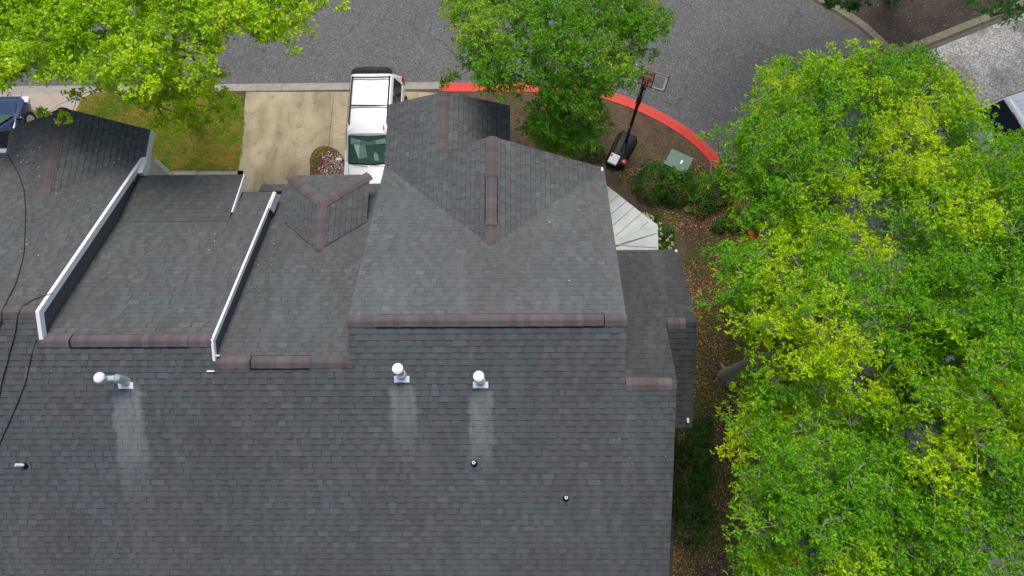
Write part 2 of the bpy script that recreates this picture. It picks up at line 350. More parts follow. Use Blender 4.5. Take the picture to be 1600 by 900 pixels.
# opposite corner: raised island with its kerb, pebbled paving behind
isl_px = [(1180, -60), (1262, 0), (1300, 22), (1340, 48), (1366, 72), (1381, 86), (1394, 92), (1412, 90), (1440, 80), (1500, 56), (1560, 32), (1680, -16)]
isl = smoothline([V2(at(a, b, -.12)) for a, b in isl_px], 3)
kerb_run('island_kerb', isl, .06, .34, M['kerb_dark'], M['kerb_dark'], 2.6, '', side=-1)
ii = offset_line(isl, -.385)
sheet('island_ground', [Vector((p.x, p.y, 0)) for p in ii] + [Vector((40, 22, 0)), Vector((40, 60, 0)), Vector((0, 60, 0)), Vector((4, 24, 0))], -.004, M['island_soil'], .2, kind='structure')
sheetpx('pebbled_paving', [(1398, 100), (1440, 84), (1560, 36), (1700, -20), (2100, -20), (2100, 620), (1560, 560), (1530, 380), (1440, 240)], -.118, M['pebble'], 0, kind='structure')

# ======================= the row of townhouses =======================
TH = math.radians(28); T = math.tan(TH); ZT = 7.7; EXP = .143
house = empty('townhouse_row', (-3, 4, 0), 'long row of attached townhouses under dark grey shingle roofs beside the driveways', 'townhouses')
yT = at(760, 500, ZT).y; RP = (ZT - T * yT, 0, T)
X1, X2, X3, X4, X5 = -10.70, -6.885, -3.85, 2.235, 3.37
def ridge_at(px, py): k = hit(px, py, RP); return k.y, k.z
y1, z1 = ridge_at(20, 487); y2, z2 = ridge_at(180, 532); y3, z3 = ridge_at(450, 565.5); yM, zM = ridge_at(1020, 599.5)
def front(y, z): return (z + T * y, 0, -T)
P1, P2, P3, PT, PF = front(y1, z1), front(y2, z2), front(y3, z3), front(yT, ZT), front(yM, zM)
def on(P, x, y): return Vector((x, y, P[0] + P[1] * x + P[2] * y))
def plane3(a, b, c):
    n = (b - a).cross(c - a); return ((n.dot(a)) / n.z, -n.x / n.z, -n.y / n.z)
def nrm(P): return Vector((-P[1], -P[2], 1)).normalized()
def h(P, *pts): return [hit(a, b, P) for a, b in pts]
def clip(poly, cl):
    """clip 2-D polygon by a convex counter-clockwise polygon"""
    out = poly
    for i in range(len(cl)):
        ax, ay = cl[i]; bx, by = cl[(i + 1) % len(cl)]; inp = out; out = []
        if not inp: return []
        def sd(p): return (bx - ax) * (p[1] - ay) - (by - ay) * (p[0] - ax)
        for j in range(len(inp)):
            p, q = inp[j - 1], inp[j]; sp, sq = sd(p), sd(q)
            if sq >= 0:
                if sp < 0: t = sp / (sp - sq); out.append((p[0] + (q[0] - p[0]) * t, p[1] + (q[1] - p[1]) * t))
                out.append(q)
            elif sp >= 0: t = sp / (sp - sq); out.append((p[0] + (q[0] - p[0]) * t, p[1] + (q[1] - p[1]) * t))
    r = []
    for p in out:
        if not r or abs(p[0] - r[-1][0]) + abs(p[1] - r[-1][1]) > 1e-4: r.append(p)
    if len(r) > 1 and abs(r[0][0] - r[-1][0]) + abs(r[0][1] - r[-1][1]) < 1e-4: r.pop()
    return r if len(r) > 2 else []
def area(p): return .5 * abs(sum(p[i - 1][0] * p[i][1] - p[i][0] * p[i - 1][1] for i in range(len(p))))
ALLSH = []
STREAKS = []      # (x0, x1, y_top, y_bottom, strength) washed-out bands below the vents on the rear slope
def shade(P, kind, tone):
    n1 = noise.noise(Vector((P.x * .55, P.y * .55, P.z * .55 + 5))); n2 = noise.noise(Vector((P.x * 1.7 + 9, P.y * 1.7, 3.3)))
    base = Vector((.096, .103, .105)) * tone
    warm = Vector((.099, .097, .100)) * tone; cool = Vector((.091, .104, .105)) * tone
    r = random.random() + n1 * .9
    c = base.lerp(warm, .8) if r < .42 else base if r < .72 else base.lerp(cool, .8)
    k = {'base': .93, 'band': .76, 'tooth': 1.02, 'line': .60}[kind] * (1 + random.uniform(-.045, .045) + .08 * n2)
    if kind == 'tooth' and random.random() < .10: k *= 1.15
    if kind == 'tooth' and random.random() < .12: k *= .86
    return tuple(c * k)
def lay(polys, tone=1.0, deck=True, warp=0, seed=0):
    """polys: convex 3-D polygons all on one plane"""
    a, b, c = polys[0][:3]; n = (b - a).cross(c - a).normalized()
    if n.z < 0: n = -n
    u = Vector((0, 0, 1)).cross(n).normalized(); w_ = u.cross(n).normalized()
    if w_.z > 0: w_ = -w_
    O = Vector(polys[0][0]); 
    p2 = []
    for P in polys:
        q = [((p - O).dot(u), (p - O).dot(w_)) for p in P]
        A = sum(q[i - 1][0] * q[i][1] - q[i][0] * q[i - 1][1] for i in range(len(q)))
        p2.append(q if A > 0 else q[::-1])
    um = min(p[0] for q in p2 for p in q); uM = max(p[0] for q in p2 for p in q); wm = min(p[1] for q in p2 for p in q); wM = max(p[1] for q in p2 for p in q)
    k = 0; w1 = wM
    while w1 > wm + .001:
        w0 = w1 - EXP; off = random.uniform(0, 1.0); uu = um - off
        while uu < uM:
            L = 1.0; b_ = MB(); tot = 0
            def slab(ua, ub, wa, wb, h0, h1, kind, taper=0):
                nonlocal tot
                quad = [(ua, wb), (ub, wb), (ub + taper * 0, wa), (ua, wa)]
                quad = [(ua - taper, wb), (ub + taper, wb), (ub, wa), (ua, wa)]
                A = sum(quad[i - 1][0] * quad[i][1] - quad[i][0] * quad[i - 1][1] for i in range(4))
                if A < 0: quad = quad[::-1]
                for q in p2:
                    r = clip(quad, q)
                    if not r or area(r) < 1e-4: continue
                    def hh(p): return h0 + (h1 - h0) * (p[1] - w0) / EXP
                    top = [O + u * p[0] + w_ * p[1] + n * hh(p) for p in r]; bot = [O + u * p[0] + w_ * p[1] - n * .002 for p in r]
                    cen = sum(top, Vector()) / len(top); m_ = len(r)
                    if (top[1] - top[0]).cross(top[2] - top[0]).dot(n) < 0: top.reverse(); bot.reverse()
                    sc_ = shade(cen, kind, tone); b_.add(top, [list(range(m_))], sc_); b_.add(top + bot, [[(i + 1) % m_, i, i + m_, (i + 1) % m_ + m_] for i in range(m_)], tuple(v * .4 for v in sc_)); tot += area(r)
            g = .0025
            slab(uu + g, uu + L - g, w0 + EXP * .30, w1, .001, .009, 'base'); slab(uu + g, uu + L - g, w0, w0 + EXP * .30, .001, .009, 'band'); slab(uu + g, uu + L - g, w0, w0 + EXP * .11, .0068, .009, 'line')  # 'line' strip: gap shadow under the course above, painted in as darker colour
            t = uu + random.uniform(.0, .10)
            while t < uu + L - .08:
                tw = random.uniform(.10, .30); tw = min(tw, uu + L - g - t - .004)
                if tw > .05: slab(t, t + tw, w0, w1, .006, .0145, 'tooth', random.uniform(-.004, .010) if t + tw < uu + L - .02 else 0)
                t += tw + random.uniform(.08, .24)
            if tot > 1e-3:
                cen = Vector(np.mean(np.array(b_.v), axis=0)); px, py = proj(cen)
                vis = 1 if (-30 < px < 1630 and -10 < py < 910) else 0
                ALLSH.append((vis * tot * abs((Vector(CC) - cen).normalized().dot(n)) / (Vector(CC) - cen).length_squared, b_))
            uu += L
        w1 -= EXP; k += 1
    if deck:
        for P in polys:
            d = MB(); P_ = [Vector(p) - n * .003 for p in P]
            d.prism(P_, n * -.11); d.build('roof_deck', M['felt'], house)
    return n
YE = -2.9                                                     # rear eave, below the frame
def add_streaks(m):
    n = m.node_tree.nodes; L = m.node_tree.links; g = n.new('ShaderNodeNewGeometry'); sx = n.new('ShaderNodeSeparateXYZ'); tn = n.new('ShaderNodeTexNoise'); tn.inputs['Scale'].default_value = 3.2; tn.inputs['Detail'].default_value = 5
    L.new(g.outputs['Position'], tn.inputs['Vector']); sb = n.new('ShaderNodeVectorMath'); sb.operation = 'MULTIPLY_ADD'; sb.inputs[1].default_value = (.30, .8, 0); L.new(tn.outputs['Color'], sb.inputs[0])
    ad = n.new('ShaderNodeVectorMath'); ad.operation = 'SUBTRACT'; L.new(g.outputs['Position'], ad.inputs[0]); ad.inputs[1].default_value = (.15, .4, 0); L.new(ad.outputs[0], sb.inputs[2]); L.new(sb.outputs[0], sx.inputs[0])
    def mr(src, a, b, c, d, smooth=True):
        r = n.new('ShaderNodeMapRange'); r.interpolation_type = 'SMOOTHSTEP' if smooth else 'LINEAR'; L.new(src, r.inputs[0])
        for i, v in enumerate((a, b, c, d)): r.inputs[i + 1].default_value = v
        return r.outputs[0]
    def mul(a, b):
        k = n.new('ShaderNodeMath'); k.operation = 'MULTIPLY'; L.new(a, k.inputs[0]); L.new(b, k.inputs[1]); return k.outputs[0]
    nf = noise_fac(m, 1.0, .30, .62, 1.0, 5, (9, 1.3, 1))
    for x0, x1, ya, yb, st in STREAKS:
        w_ = .10
        f = mul(mul(mr(sx.outputs[0], x0 - w_ * .3, x0 + w_, 0, 1), mr(sx.outputs[0], x1 - w_, x1 + w_ * .3, 1, 0)), mul(mr(sx.outputs[1], yb, ya - .3, 0, 1), mr(sx.outputs[1], ya - .10, ya + .05, 1, 0)))
        k = n.new('ShaderNodeMath'); k.operation = 'MULTIPLY'; L.new(mul(f, mr(nf, 0, 1, .45, 1, False)), k.inputs[0]); k.inputs[1].default_value = st; overlay(m, k.outputs[0], (.200, .225, .215))
    overlay(m, noise_fac(m, 1.0, .48, .75, .30, 5, (.5, .22, .5)), (.052, .054, .056)); overlay(m, noise_fac(m, 1.0, .52, .75, .22, 6, (1.6, .35, .5)), (.17, .175, .18))
vpx = [(197, 602), (630, 592), (751, 602)]
for (a, b), (x0, x1, ln, st) in zip(vpx, [(-.42, .34, 2.9, .85), (-.33, .30, 1.9, .72), (-.31, .28, 2.3, .95)]):
    p = hit(a, b, RP); STREAKS.append((p.x + x0, p.x + x1, p.y - .1, p.y - ln, st))
add_streaks(M['shingle'])
rear = []
for xa, xb, yy in ((-17.5, X1, y1), (X1, X2, y2), (X2, X3, y3), (X3, X4, yT), (X4, X5, yM)):
    rear.append([on(RP, xa, yy), on(RP, xb, yy), on(RP, xb, YE), on(RP, xa, YE)])
lay(rear, .97, deck=False)
for q in rear:                                                # decks side by side, one course apart in level where ridges differ
    d = MB(); nn = nrm(RP); d.prism([p - nn * .003 for p in q], nn * -.11); d.build('roof_deck', M['felt'], house)
# --- unit 1, far left
yE1 = hit(218, 250, P1).y
gz = hit(66, 308, P1); GR = at(98, 168, gz.z); GR.x = gz.x                       # cross-gable ridge
gv = hit(218, 247, P1); gv.x = X1
GPr = plane3(gz, GR, gv); gvl = hit(10, 239, P1); GPl = plane3(gz, GR, gvl)
lay([[on(P1, -17.5, y1), on(P1, gz.x, y1), gz, gvl, on(P1, -17.5, gvl.y)], [on(P1, gz.x, y1), on(P1, X1, y1), gv, gz]], .98)
eF = hit(235, 203, GPr); eB = hit(222, 272, GPr); eB.x = eF.x; eB = on(GPr, eF.x, eB.y)
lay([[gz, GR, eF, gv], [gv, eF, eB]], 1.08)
lF = hit(16, 203, GPl)
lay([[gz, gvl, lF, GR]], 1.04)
# --- unit 2
hg = hit(357, 346, P2); xh = hg.x
zt = None
lo, hi = 3., 7.
for _ in range(40):
    mid = (lo + hi) / 2
    if at(381, 273, mid).x > xh: hi = mid
    else: lo = mid
tp = at(381, 273, lo)                                        # front corner of the flatter porch slope
P2b = plane3(on(P2, X1, hg.y), on(P2, xh, hg.y), Vector((xh, tp.y, tp.z)))
y2e = hit(410, 300, P2).y
lay([[on(P2, X1, y2), on(P2, X2, y2), on(P2, X2, hg.y), on(P2, X1, hg.y)], [on(P2, xh, hg.y), on(P2, X2, hg.y), on(P2, X2, y2e), on(P2, xh, y2e)]], .97)
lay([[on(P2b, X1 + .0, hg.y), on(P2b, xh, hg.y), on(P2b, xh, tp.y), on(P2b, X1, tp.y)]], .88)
# --- unit 3
y3e = hit(500, 288, P3).y; c409 = hit(409, 288, P3); x3l = c409.x; yj = hit(405, 299, P3).y
dz = hit(497, 392, P3)                                       # dormer ridge end
dvl = hit(444, 348, P3); ze = dvl.z
dA = at(500, 318, dz.z); dA.x = dz.x
dL = at(452, 274, ze); dR = at(578, 275, ze); dL.y = dR.y = (dL.y + dR.y) / 2
dvl.x = dL.x = (dL.x + dvl.x) / 2; dvl = on(P3, dL.x, dvl.y); dvr = Vector((dR.x, dvl.y, ze))
x3r = X3 + .12
lay([[on(P3, X2, y3), on(P3, x3r, y3), on(P3, x3r, dvl.y), on(P3, X2, dvl.y)],
     [on(P3, X2, dvl.y), on(P3, x3r, dvl.y), on(P3, x3r, y3e), on(P3, X2, y3e)], [on(P3, x3l, yj), on(P3, X2, yj), on(P3, X2, y3e), on(P3, x3l, y3e)]], .95)
up = Vector((0, 0, .03))
for Q, tn in (([dL + up, dR + up, dA + up], 1.02), ([dvl + up, dL + up, dA + up, dz + up], 1.0), ([dvr + up, dR + up, dA + up, dz + up], 1.03)): lay([Q], tn)
# --- tall unit with two cross gables
V0 = hit(767, 385, PT); R1 = at(767, 213, V0.z); R1.x = V0.x; VL = hit(598, 258, PT); VL.x = X3; VL = on(PT, X3, VL.y); VR = hit(947, 263, PT); VR = on(PT, X4, VR.y)
PL = plane3(V0, R1, VL); PR = plane3(V0, R1, VR)
Rt = on(PT, V0.x, yT)
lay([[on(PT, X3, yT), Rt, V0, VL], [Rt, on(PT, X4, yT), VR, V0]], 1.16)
K = hit(691, 236, PL); R2 = at(692, 143, K.z); R2.x = K.x
eLf = hit(603, 165, PL); eLf = on(PL, X3 + .0, eLf.y)
tk = (K.x - VL.x) / (V0.x - VL.x); Kd = VL.lerp(V0, tk)
lay([[V0, R1, K, Kd], [Kd, K, R2, eLf, VL]], 1.04)
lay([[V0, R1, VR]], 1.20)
s2 = -PR[1]; P2R = (K.z + s2 * K.x, -s2, 0)
eR = hit(797, 165, P2R); 
lay([[Vector((K.x, K.y - .55, K.z)), Vector((K.x, R2.y, K.z)), on(P2R, eR.x, eR.y), on(P2R, eR.x, K.y - .7)]], 1.2)
# --- lower roofs on the right
yF = hit(1000, 391, PF).y; q = hit(1055, 505, PF); yQ, zQ = q.y, q.z; XQ = (hit(1062, 392, PF).x + hit(1084, 490, PF).x) / 2; X5f = X5 + .02
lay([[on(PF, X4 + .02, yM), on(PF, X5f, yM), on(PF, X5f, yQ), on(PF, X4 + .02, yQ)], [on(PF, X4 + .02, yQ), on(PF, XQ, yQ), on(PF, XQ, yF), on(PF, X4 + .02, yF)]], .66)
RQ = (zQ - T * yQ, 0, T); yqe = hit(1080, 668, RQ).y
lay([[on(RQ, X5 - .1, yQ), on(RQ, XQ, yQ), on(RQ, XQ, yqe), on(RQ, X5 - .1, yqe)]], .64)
# --- shingles: the 300 that show largest are parts, the rest is one joined part
ALLSH.sort(key=lambda t: -t[0])
for _, b in ALLSH[:300]: b.build('shingle', M['shingle'], house)
rest = MB()
for _, b in ALLSH[300:]:
    o = len(rest.v); rest.v += b.v; rest.f += [[i + o for i in f] for f in b.f]; rest.c += b.c; rest.m += b.m
rest.build('shingle', M['shingle'], house, kind='stuff')
# --- ridge and hip caps
def side(n, d, other):
    s = n.cross(d).normalized()
    return s if s.z < 0 else -s
def caps(p0, p1, nA, nB, wd=.160, vent=None, lift=.016, first=0):
    """caps from p0 to p1; vent=(s0,s1) raised ridge vent between these distances"""
    d = (p1 - p0); Ln = d.length; d.normalize(); sA, sB = side(nA, d, nB), side(nB, d, nA)
    up = (nA + nB).normalized(); s = 0
    while s < Ln - .02:
        e = min(s + EXP, Ln); mid = (s + e) / 2; lf = lift + (.030 if vent and vent[0] < mid < vent[1] else 0)
        c0 = p0 + d * (s - .0) + up * (lf + .012); c1 = p0 + d * (e + .012) + up * (lf + .001); b = MB()
        P = p0 + d * mid; r = random.random(); n1 = noise.noise(P * .8)
        col = Vector((.122, .099, .100)) if r < .5 else Vector((.108, .099, .100)) if r < .75 else Vector((.112, .085, .084))
        col = tuple(col * (random.uniform(.86, 1.12) + .12 * n1))
        w1 = wd + random.uniform(-.004, .006); ridge_drop = up * -.004
        vs = [c0 + sA * w1, c0 + sA * .03 + up * .004, c0 + sB * .03 + up * .004, c0 + sB * w1, c1 + sA * w1, c1 + sA * .03 + up * .004, c1 + sB * .03 + up * .004, c1 + sB * w1]
        dn = up * -.010
        b.add(vs + [v + dn for v in vs], [(0, 1, 5, 4), (1, 2, 6, 5), (2, 3, 7, 6), (8, 12, 13, 9), (9, 13, 14, 10), (10, 14, 15, 11),
              (0, 4, 12, 8), (3, 11, 15, 7), (0, 8, 9, 1), (1, 9, 10, 2), (2, 10, 11, 3), (4, 5, 13, 12), (5, 6, 14, 13), (6, 7, 15, 14)], col)
        b.build('ridge_cap', M['cap'], house); s = e
    if vent:
        a, z = p0 + d * vent[0], p0 + d * vent[1]; b = MB()
        for sd in (sA, sB):
            q = [a + up * .016, a + sd * (wd + .020) + up * .008, a + sd * (wd + .020) + up * .030, a + up * .036]
            b.prism(q, z - a)
        b.build('ridge_vent', M['black'], house)
nRP = nrm(RP)
def rpos(y, z, x): return Vector((x, y, z))
def dx(px, py, P): return hit(px, py, P).x
caps(rpos(y1, z1, -17), rpos(y1, z1, X1), nRP, nrm(P1))
s0 = dx(108, 532, RP) - X1; s1 = dx(289, 532, RP) - X1
caps(rpos(y2, z2, X1), rpos(y2, z2, X2), nRP, nrm(P2), vent=(s0, s1))
caps(rpos(y3, z3, X2), rpos(y3, z3, X3 + .05), nRP, nrm(P3), vent=(dx(390, 565, RP) - X2, dx(482, 565, RP) - X2))
caps(rpos(yT, ZT, X3), rpos(yT, ZT, X4), nRP, nrm(PT), vent=(dx(587, 500, RP) - X3, dx(945, 500, RP) - X3))
caps(rpos(yM, zM, X4 + .02), rpos(yM, zM, dx(1050, 600, RP)), nRP, nrm(PF))
caps(rpos(yQ, zQ, dx(1043, 505, PF)), rpos(yQ, zQ, dx(1071, 505, PF)), nRP, nrm(PF))
caps(GR, gz, nrm(GPl), nrm(GPr), wd=.165)
vy0 = R1.y - at(767, 275, V0.z).y; vy1 = R1.y - at(767, 347, V0.z).y
caps(R1, V0, nrm(PL), nrm(PR), vent=(vy0, vy1)); caps(R2, K, nrm(PL), nrm(P2R))
nDf = plane3(dL, dR, dA); nDl = plane3(dvl, dL, dA); nDr = plane3(dvr, dR, dA)
caps(dL + up, dA + up, nrm(nDf), nrm(nDl), wd=.15, lift=.017); caps(dR + up, dA + up, nrm(nDf), nrm(nDr), wd=.15, lift=.017); caps(dA + up, dz + up, nrm(nDl), nrm(nDr), wd=.15, lift=.020)
# --- white rake boards
def board(a, b, hgt, th=.03, out=Vector((1, 0, 0)), m='white_trim', name='rake_board', up_=.02):
    bb = MB(); bb.prism([a + Vector((0, 0, up_)), b + Vector((0, 0, up_)), b + Vector((0, 0, up_ - hgt)), a + Vector((0, 0, up_ - hgt))], out * th); return bb.build(name, M[m], house)
def P(y, z, x): return Vector((x, y, z))
board(P(y1, z1, X1), gv, .16, .085); board(P(y1, z1, X1), on(RP, X1, y2 + .02), .16, .085)
board(P(y2, z2, X2), on(P2, X2, y2e), .12, .055); board(P(y2, z2, X2), on(RP, X2, y3 + .02), .12, .055)
board(on(P2b, xh, hg.y + .3), Vector((xh, tp.y, tp.z)), .13, .035)
b = MB(); e = on(P2, X2, y2e); b.prism([e + Vector((0.045, 0, 0)), e + Vector((.045, -.62, .30)), e + Vector((.045, -.62, -.02)), e + Vector((.045, -.05, -.28))], (.03, 0, 0)); b.build('eave_return', M['white_trim'], house)
b = MB(); b.prism([gv + Vector((.05, .02, .02)), gv + Vector((.05, -.55, .18)), gv + Vector((.05, -.55, -.12)), gv + Vector((.05, .02, -.16))], (.16, 0, 0)); b.build('eave_return', M['white_trim'], house)
board(eF, eB, .16, .05, name='fascia_board', up_=.0)
for a in (on(PF, XQ, yF + .0) + Vector((-.08, -.06, .0)), VR + Vector((-.06, -.06, .02)), on(RQ, XQ - .12, yqe + .16) + Vector((0, 0, .015))):
    b = MB(); b.box(a + Vector((0, 0, .02)), (.05, .12, .05)); b.build('drip_edge_end', M['white_trim'], house)
for a, ln in ((P(y3, z3, X2), (-.16, -.19)), (P(y3, z3, X2), (.12, .14)), (P(y3 - .02, z3, X3), (.10, .10))):
    b = MB(); b.box(a + Vector((ln[0] * .5 + .02, ln[1], .035 - .1 * (ln[1] < 0))), (abs(ln[0]), .03, .03)); b.build('flashing_end', M['white_trim'], house)
b = MB(); f = on(P1, -17.5, gvl.y); b.prism([f, gvl, gvl + Vector((0, .14, 0)), f + Vector((0, .14, 0))], (0, 0, -.12)); b.build('gutter', M['white_trim'], house)
# --- walls: one profile per unit, under its own planes
def body(xa, xb, yr, yf, Pf, yt, zt, dark=None, m='siding'):
    b = MB(); dn = .20; zr = RP[0] + RP[2] * yr - dn; zf = Pf[0] + Pf[2] * yf - dn
    b.prism([(xa, yr, -.1), (xa, yr, zr), (xa, yt, zt - dn), (xa, yf, zf), (xa, yf, -.1)], (xb - xa, 0, 0)); b.build('wall', M[m], house)
ysplit = hit(205, 297, P1).y
body(-17.3, X1 - .06, YE + .4, gv.y - .3, P1, y1, z1)
body(X1 - .06, X2 - .05, YE + .4, y2e - .35, P2, y2, z2)
body(X2 - .05, X3 + .35, YE + .4, y3e - .4, P3, y3, z3)
body(X3 + .35, X4 - .3, YE + .4, VR.y - .3, PT, yT, ZT)
body(X4 - .3, X5 - .2, YE + .4, yF - .4, PF, yM, zM)
# felt-covered strip of gable wall between the rake of the left house and the roof below
b = MB(); sp = 5.0
a0 = on(P1, X1, y1); a1 = on(P1, X1, gv.y - .75)
b.prism([on(P1, X1, y1) - Vector((.05, 0, .12)), a1 - Vector((.05, 0, .12)), Vector((X1 - .05, a1.y, on(P2, 0, a1.y).z - .3)), Vector((X1 - .05, y1, on(P2, 0, y1).z - .5))], (.03, 0, 0)); b.build('wall_flashing', M['upstand'], house)
for Pa, Pb, xx, ya, yb in ((P2, P3, X2, y2, y2e - .3), (RP, RP, X2, y2, y3 + .1), (RP, RP, X1, y1, y2 + .1)):
    b = MB(); ee = -1 if Pa is RP else 1
    lo_ = (lambda y: Pb[0] + Pb[2] * y - .35) if Pa is not RP else (lambda y: Pa[0] + Pa[2] * y - .6)
    b.prism([on(Pa, xx, ya) - Vector((.045, 0, .12)), on(Pa, xx, yb) - Vector((.045, 0, .12)), Vector((xx - .045, yb, lo_(yb))), Vector((xx - .045, ya, lo_(ya)))], (.03, 0, 0)); b.build('wall_flashing', M['upstand'], house)
# cross-gable walls
def gwall(pl, x0, x1, ya, yb, dn=.18, tr=True):
    b = MB(); q = [(x0, yb, -.1), (x1, yb, -.1), (x1, yb, pl(x1) - dn), ((x0 + x1) / 2, yb, pl((x0 + x1) / 2) - dn), (x0, yb, pl(x0) - dn)]
    b.prism(q, (0, ya - yb, 0)); b.build('wall', M['siding'], house)
gx = eF.x - .04; yw = eF.y - .35; yw = at(229, 238, eF.z - .1).y
gwall(lambda x: min(GPr[0] + GPr[1] * x + GPr[2] * 9, GPl[0] + GPl[1] * x + GPl[2] * 9), lF.x + .3, gx, gv.y - 1, yw)
b = MB(); b.box((gx + .004, yw - .03, 2.2), (.05, .16, 4.6)); b.build('corner_board', M['white_trim'], house)
gwall(lambda x: min(PL[0] + PL[1] * x, PR[0] + PR[1] * x), X3 + .35, X4 - .35, VR.y - 2, R1.y - .35)
gwall(lambda x: min(PL[0] + PL[1] * x, P2R[0] + P2R[1] * x), X3 + .35, eR.x - .35, R1.y - 1, R2.y - .35)
# porch slope side wall and the dormer's body
b = MB(); b.prism([(X1 + .02, tp.y - .4, -.1), (xh - .1, tp.y - .4, -.1), (xh - .1, tp.y - .4, tp.z - .2), (X1 + .02, tp.y - .4, tp.z - .2)], (0, -1.6, 0)); b.build('wall', M['siding'], house)
b = MB(); b.box(((dL.x + dR.x) / 2, (dvl.y + dL.y) / 2 - .1, ze - .9), (dR.x - dL.x - .5, dL.y - dvl.y - .4, 1.7)); b.build('wall', M['siding'], house)
# --- low metal porch roof at the right side
pz = 2.6; e1 = at(951, 292, pz); e2 = at(1028, 352, pz); e3 = at(1028, 392, pz); inn = at(962, 380, pz + .28)
PA = plane3(e1, e2, inn); PB = plane3(e2, e3 + Vector((0, -.25, 0)), inn)
root = MB(); 
def ppx(P_, pts): return [hit(a, b, P_) for a, b in pts]
strips = [(PA, [(930, 280), (951, 292), (967, 304.5), (952.7, 316.7), (925, 336)]), (PA, [(925, 336), (952.7, 316.7), (967, 304.5), (979, 314), (955, 334.7), (925, 357)]),
          (PA, [(925, 357), (955, 334.7), (979, 314), (991, 323), (958, 352), (925, 378)]), (PA, [(925, 378), (958, 352), (991, 323), (1003, 332.5), (962, 368.5), (925, 399)]),
          (PA, [(925, 399), (962, 368.5), (1003, 332.5), (1014, 341.2), (983, 364.5)]), (PA, [(983, 364.5), (1014, 341.2), (1028, 352)]),
          (PB, [(925, 399), (983, 364.5), (1028, 352), (1028, 364.5), (970, 381)]), (PB, [(925, 399), (970, 381), (1028, 364.5), (1028, 387.5), (962, 383)]), (PB, [(925, 399), (962, 383), (1028, 387.5), (1028, 400), (925, 405)])]
under = MB(); allp = ppx(PA, [(930, 280), (951, 292), (1028, 352)]) + ppx(PB, [(1028, 400), (925, 405)])
pr = MB(); pr.prism([p - Vector((0, 0, .03)) for p in [e1 + (e1 - e2) * .3, e2, e3 + Vector((0, -.2, 0)), Vector((X4 - .2, e3.y - .2, pz)), Vector((X4 - .2, e1.y + .4, pz))]], (0, 0, -.14)); porch = pr.build('porch_roof', M['white_trim'], house, label='pale grey metal porch roof with raised seams')
for P_, pts in strips:
    b = MB(); q = ppx(P_, pts); c = sum(q, Vector()) / len(q); q = [c + (v - c) * .985 for v in q]
    b.prism(q, (0, 0, .012)); b.build('metal_panel', M['panel'], porch)
for P_, pts in ((PA, [(952.7, 316.7), (967, 304.5)]), (PA, [(955, 334.7), (979, 314)]), (PA, [(958, 352), (991, 323)]), (PA, [(962, 368.5), (1003, 332.5)]), (PA, [(1000, 358), (1013, 346)]), (PB, [(970, 381), (1026, 364.8)]), (PB, [(962, 383), (1027, 387.5)])):
    q = ppx(P_, pts); b = MB(); b.tube([v + Vector((0, 0, .018)) for v in q], .010, 5); b.build('raised_seam', M['seam'], porch)

# ======================= roof vents, cables, flecks =======================
def rp(px, py): return hit(px, py, RP)
def gas_vent(px, py, cap_px, cap_h, label, elbow=False):
    f = rp(px, py); r = empty('flue_vent', f, label, 'flue vent', 'metal flue vents on the rear slope')
    w_ = Vector((0, -math.cos(TH), -math.sin(TH))); nn = nRP
    b = MB(); c = f + w_ * .0 + nn * .021; b.box(c, (.34, .15, .008), ax=(Vector((1, 0, 0)), w_, nn)); b.build('flashing_plate', M['galvw'], r, bevel=.003)
    base = f - w_ * .10
    cp = at(cap_px[0], cap_px[1], f.z + cap_h)
    b = MB(); b.lathe(base + Vector((0, 0, -.05)), [(.13, 0), (.12, .06), (.085, .13), (.08, .17)], 20); b.build('flashing_cone', M['galv'], r, smooth=True)
    b = MB()
    if elbow:
        top = base + Vector((0, 0, cap_h - .18)); knee = cp - Vector((0, 0, .16))
        b.tube([base, top - Vector((0, 0, .10)), top, top.lerp(knee, .08) + Vector((0, 0, .02))], [.095, .095, .092, .085], 14); b.build('elbow', M['galv'], r, smooth=True)
        b = MB(); b.tube([top.lerp(knee, .05), knee.lerp(top, .06)], .066, 14); b.build('pipe', M['galv'], r, smooth=True)
        b = MB(); b.tube([knee.lerp(top, .08), knee, cp - Vector((0, 0, .04))], [.066, .075, .075], 14); b.build('elbow', M['galv'], r, smooth=True)
    else:
        mid = base + Vector((.02, 0, .12)); b.tube([base, mid, base.lerp(cp, .5) + Vector((0, 0, .05)), cp - Vector((0, 0, .04))], [.085, .08, .075, .075], 14); b.build('pipe', M['galv'], r, smooth=True)
        b = MB(); b.tube([base + Vector((0, 0, .1)), base + Vector((0, 0, .12)), base + Vector((0, 0, .15))], [.10, .104, .10], 16); b.build('storm_collar', M['galvw'], r, smooth=True)
    b = MB(); b.lathe(cp - Vector((0, 0, .05)), [(.118, 0), (.122, .01), (.122, .07), (.114, .078)], 24); b.build('cap_skirt', M['galv'], r, smooth=True)
    b = MB(); b.lathe(cp + Vector((0, 0, .035)), [(.092, 0), (.098, .008), (.06, .03), (.0, .036)], 24); b.build('rain_cap', M['galvw'], r, smooth=True)
    return r
gas_vent(197, 602, (155.5, 590), .55, 'galvanised roof vent with a long bent pipe reaching sideways to its round white cap', True)
gas_vent(628, 592, (621.5, 576), .42, 'short silver roof vent left of its near twin, below the tall section ridge')
gas_vent(751, 601, (748, 588), .36, 'short silver roof vent right of its near twin, round cap over wide plate')
